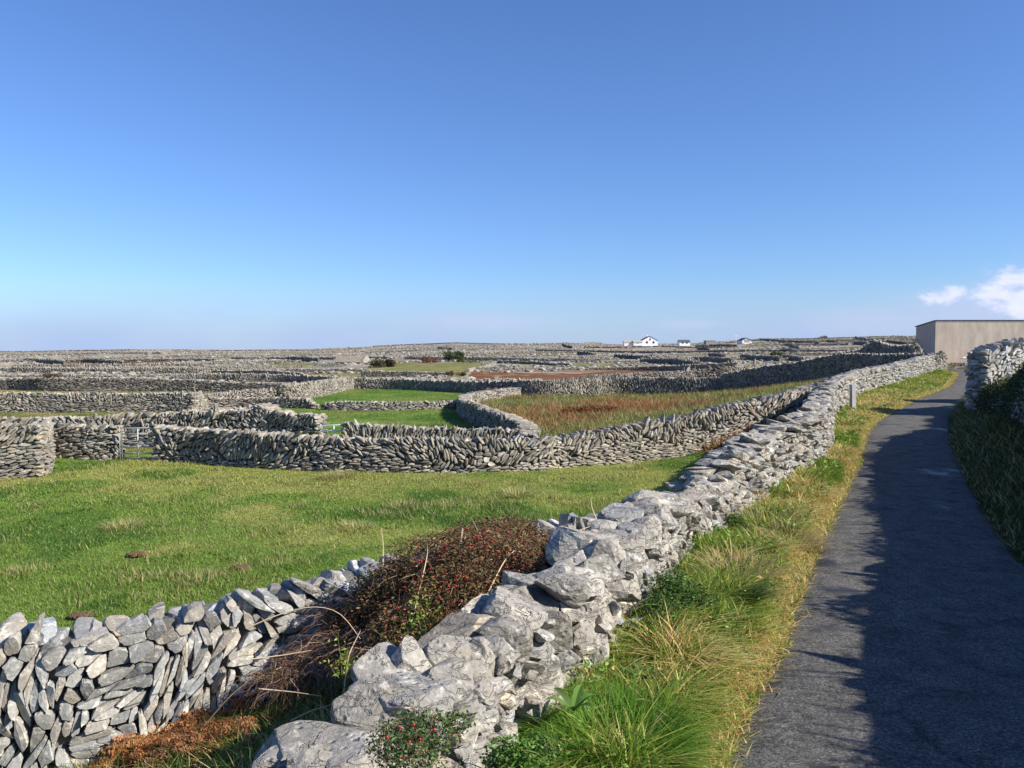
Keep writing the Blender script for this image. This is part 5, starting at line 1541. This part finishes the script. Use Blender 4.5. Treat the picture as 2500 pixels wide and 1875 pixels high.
# old stone barn on the plain
def barn():
    y = 205; zb = z_at(893, y); x0 = x_at(818, y, zb); x1 = x_at(884, y, zb); W = x1 - x0; H = z_at(871, y) - zb; E = z_at(884, y) - zb
    root = empty('stone_barn', (x0, y, zb)); tag(root, 'old stone barn with mossy grey roof and pale gable standing on the plain', 'barn'); D = 4.
    g = Geo(); gx = W + 1.2
    V = [(0, 0, -1), (W, 0, -1), (gx, D, -1), (0, D, -1), (0, 0, E), (W, 0, E), (gx, D, E), (0, D, E), (0, D / 2, H), ((W + gx) / 2, D / 2, H)]
    g.add(V, [(0, 1, 5, 4), (2, 3, 7, 6)]); g.more([(1, 2, 6, 9, 5)]); g.more([(3, 0, 4, 8, 7)]); g.build('wall', M['stone_far'], root)
    g = Geo(); V = [(-.1, -.35, E - .1), (W - .1, -.35, E - .1), ((W + gx) / 2 - .2, D / 2, H - .05), (-.1, D / 2, H - .05)]; B = [(p[0], p[1], p[2] + .16) for p in V]
    g.add(V + B, [(3, 2, 1, 0), (4, 5, 6, 7), (0, 1, 5, 4), (1, 2, 6, 5)])
    V = [(-.1, D + .3, E - .1), (gx - .1, D + .3, E - .1), ((W + gx) / 2 - .2, D / 2, H - .05), (-.1, D / 2, H - .05)]; B = [(p[0], p[1], p[2] + .16) for p in V]
    g.add(V + B, [(0, 1, 2, 3), (7, 6, 5, 4), (1, 0, 4, 5)]); rf = g.build('roof', M['mossy_roof'], root)
    g = Geo(); box(g, .1, W - .1, -.28, -.18, E - .20, E - .05); g.build('gutter', M['slate'], rf)
    # parapet gable in pale stone facing right-front
    g = Geo(); a = np.array([W, 0]); b = np.array([gx, D]); dd = (b - a) / np.linalg.norm(b - a); nn_ = np.array([dd[1], -dd[0]])
    p = [(a + dd * t) for t in (-.15, np.linalg.norm(b - a) / 2, np.linalg.norm(b - a) + .15)]
    zt = [E + .35, H + .45, E + .35]; V = []
    for off_ in (-.03, .30):
        for q, zz in zip(p, zt): V.append((*(q + nn_ * off_), zz))
        V.append((*(p[2] + nn_ * off_), -1)); V.append((*(p[0] + nn_ * off_), -1))
    g.add(V, [(0, 1, 2, 3, 4), (9, 8, 7, 6, 5)]); g.more(np.array([(0, 5, 6, 1), (1, 6, 7, 2), (2, 7, 8, 3), (4, 9, 5, 0)])); g.build('gable', M['stone_mid'], root)
barn()
# poles
def pole(u, y, vb, vt, label, arm=True):
    zb = z_at(vb, y); zt = z_at(vt, y); x = x_at(u, y, zb); root = empty('utility_pole', (x, y, zb)); tag(root, label, 'pole', 'poles on the skyline')
    g = Geo(); tube8(g, [(0, 0, -1), (0, 0, zt - zb)], .10, 6); g.build('shaft', M['pole'], root)
    if arm:
        g = Geo(); box(g, -.9, .9, -.08, .08, zt - zb - .5, zt - zb - .3); ar = g.build('crossarm', M['pole'], root)
        for xx in (-.8, 0, .8):
            g = Geo(); tube8(g, [(xx, 0, zt - zb - .3), (xx, 0, zt - zb)], .08, 6); g.build('insulator', M['pole'], ar)
pole(1797, 460, 838, 817, 'pale utility pole with crossarm left of the rightmost cottage'); pole(1711, 500, 838, 824, 'thin pale pole left of the flat-roofed shed', False); pole(2229, 380, 822, 812, 'tiny pale pole beside the corner of the grey shed', False)

# pale stones propped in the walls
def stub_posts():
    for (u, y, vb, vt, lb) in [(252, 51, 975, 943, 'crooked pale wooden stake with rails above the left wall'), (280, 51, 975, 947, 'short pale wooden stake right of the crooked one'), (483, 50.5, 975, 942, 'thin stake at the end of the upright-slab wall')]:
        zb = z_at(vb, y); x = x_at(u, y, zb); root = empty('wooden_stake', (x, y - .5, zb)); tag(root, lb, 'stake', 'wooden stakes above the left wall')
        g = Geo(); tube8(g, [(0, 0, -.3), (.03, 0, .4), (-.02, 0, z_at(vt, y) - zb)], .04, 6); g.build('shaft', M['stake'], root)
        if 'rails' in lb:
            for q in (.48, .6):
                g = Geo(); tube8(g, [(-.9, -.05, q), (0, -.05, q + .08), (1.0, -.05, q - .02)], .03, 6); g.build('rail', M['stake'], root)
stub_posts()

# molehill-like bare patches in the near field
for (u, v, lb) in [(198, 1510, 'bare brown molehill close behind the lower stone wall'), (588, 1392, 'small brown dung patch in the near field'), (332, 1360, 'small straw-brown patch at the left of the near field')]:
    x, y = g_at(u, v); z = float(terrain(np.array([x]), np.array([y]))[0])
    g = Geo(); n = 60; a = rng.uniform(0, 2 * PI, n); r = .13 * np.sqrt(rng.uniform(0, 1, n))
    put_rocks(g, lib(1, 10, rough=.0), np.stack([np.cos(a) * r * 1.3, np.sin(a) * r, .05 - r * .12], 1), rng.uniform(.02, .04, (n, 3)), np.zeros(n), np.zeros(n), a, np.tile([[.12, .08, .045]], (n, 1)) * rng.uniform(.7, 1.3, (n, 1)))
    o = g.build('molehill', M['twig']); o.location = (x, y, z + .02); tag(o, lb, 'molehill', 'brown patches in the near field')

# ================================================================== LIGHT, SKY, CAMERA
SUN_AZ, SUN_EL = math.radians(112), math.radians(33)
S = Vector((math.sin(SUN_AZ) * math.cos(SUN_EL), math.cos(SUN_AZ) * math.cos(SUN_EL), math.sin(SUN_EL)))
sl = bpy.data.lights.new('sun', 'SUN'); sl.energy = 5.0; sl.angle = math.radians(.5); sl.color = (1, .93, .81)
so = bpy.data.objects.new('sun', sl); COL.objects.link(so); so.rotation_euler = S.to_track_quat('Z', 'Y').to_euler(); so.location = (20, -10, 20)

w = bpy.data.worlds.new('World'); scene.world = w; w.use_nodes = True
nt = w.node_tree; nt.nodes.clear()
out = nt.nodes.new('ShaderNodeOutputWorld'); bg = nt.nodes.new('ShaderNodeBackground'); nt.links.new(bg.outputs[0], out.inputs[0])
sky = nt.nodes.new('ShaderNodeTexSky'); sky.sky_type = 'NISHITA'; sky.sun_disc = False; sky.sun_elevation = SUN_EL; sky.sun_rotation = SUN_AZ
sky.altitude = 0; sky.air_density = 1.0; sky.dust_density = .3; sky.ozone_density = 3.5
bg.inputs['Strength'].default_value = .070
tc = nt.nodes.new('ShaderNodeTexCoord').outputs['Generated']
sp = nt.nodes.new('ShaderNodeSeparateXYZ'); nt.links.new(tc, sp.inputs[0])
def mth(op, a, b=None, clamp=False):
    m = nt.nodes.new('ShaderNodeMath'); m.operation = op; m.use_clamp = clamp
    for i, v in enumerate((a, b)):
        if v is None: continue
        if isinstance(v, (int, float)): m.inputs[i].default_value = v
        else: nt.links.new(v, m.inputs[i])
    return m.outputs[0]
az = mth('ARCTAN2', sp.outputs[0], sp.outputs[1]); el = mth('ARCSINE', sp.outputs[2])
cv = nt.nodes.new('ShaderNodeCombineXYZ'); nt.links.new(az, cv.inputs[0]); nt.links.new(mth('MULTIPLY', el, 1.5), cv.inputs[1])
def mrange(v, a, b, c=0., d=1., smooth=True):
    m = nt.nodes.new('ShaderNodeMapRange'); m.interpolation_type = 'SMOOTHSTEP' if smooth else 'LINEAR'
    nt.links.new(v, m.inputs[0])
    for i, q in enumerate((a, b, c, d)): m.inputs[i + 1].default_value = q
    return m.outputs[0]
n1 = noise(nt, 55, 9, .6, cv.outputs[0]); n2 = noise(nt, 5, 4, .5, cv.outputs[0])
# cumulus puffs low on the right
rad = math.radians
def puff(a0, e0, ra, re):
    da = mth('DIVIDE', mth('SUBTRACT', az, rad(a0)), rad(ra)); de = mth('DIVIDE', mth('SUBTRACT', el, rad(e0)), rad(re))
    return mth('SUBTRACT', 1.0, mth('SQRT', mth('ADD', mth('MULTIPLY', da, da), mth('MULTIPLY', de, de))))
P_ = [(27.6, 3.25, 1.1, .55), (28.3, 3.6, .8, .45), (31.6, 4.25, 1.7, .85), (30.4, 3.3, 1.5, .8), (31.8, 2.9, 1.9, 1.2), (34.5, 3.7, 3.0, 1.5), (38, 4.0, 4, 2.0)]
pf = None
for p in P_:
    q = puff(*p); pf = q if pf is None else mth('MAXIMUM', pf, q)
dens = mth('ADD', pf, mth('MULTIPLY', mth('SUBTRACT', n1, .5), 2.0))
cl = mrange(dens, -.12, .75)
cl = mth('MULTIPLY', cl, .9)
skyc = sky.outputs[0]
skyt = mix(nt, 1.0, skyc, (.82, 1.04, 1.45), 'MULTIPLY')
# lavender haze band on the horizon
hb = mth('MULTIPLY', mrange(el, rad(5.2), rad(0)), mrange(n2, .3, .7, .55, 1.))
haze = mix(nt, hb, skyt, (3.9, 5.05, 7.7))
soft = None
for p in [(29.5, 2.4, 7.0, 2.2), (24, 1.9, 6, 1.3), (33, 3.2, 5, 2.6), (12, 1.8, 3, .5), (-2, 2.0, 7, .8)]:
    q = puff(*p); soft = q if soft is None else mth('MAXIMUM', soft, q)
soft = mth('MULTIPLY', mrange(mth('ADD', soft, mth('MULTIPLY', mth('SUBTRACT', n1, .5), .8)), -.1, .9), .6)
haze = mix(nt, soft, haze, (4.9, 5.6, 8.0))
fin = mix(nt, cl, haze, mix(nt, n1, (6.2, 6.8, 9.4), (8.6, 8.6, 9.8)))
nt.links.new(fin, bg.inputs[0])

cam = bpy.data.cameras.new('camera'); co = bpy.data.objects.new('camera', cam); COL.objects.link(co)
co.location = (0, 0, CZ); co.rotation_euler = (PI / 2 - PITCH, 0, 0)
cam.sensor_width = 36; cam.lens = 36 * F / 2500; cam.clip_end = 5000; cam.clip_start = .05
scene.camera = co
vs = scene.view_settings; vs.view_transform = 'Standard'; vs.look = 'None'; vs.exposure = .72; vs.gamma = 1
try: scene.cycles.max_bounces = 6
except Exception: pass
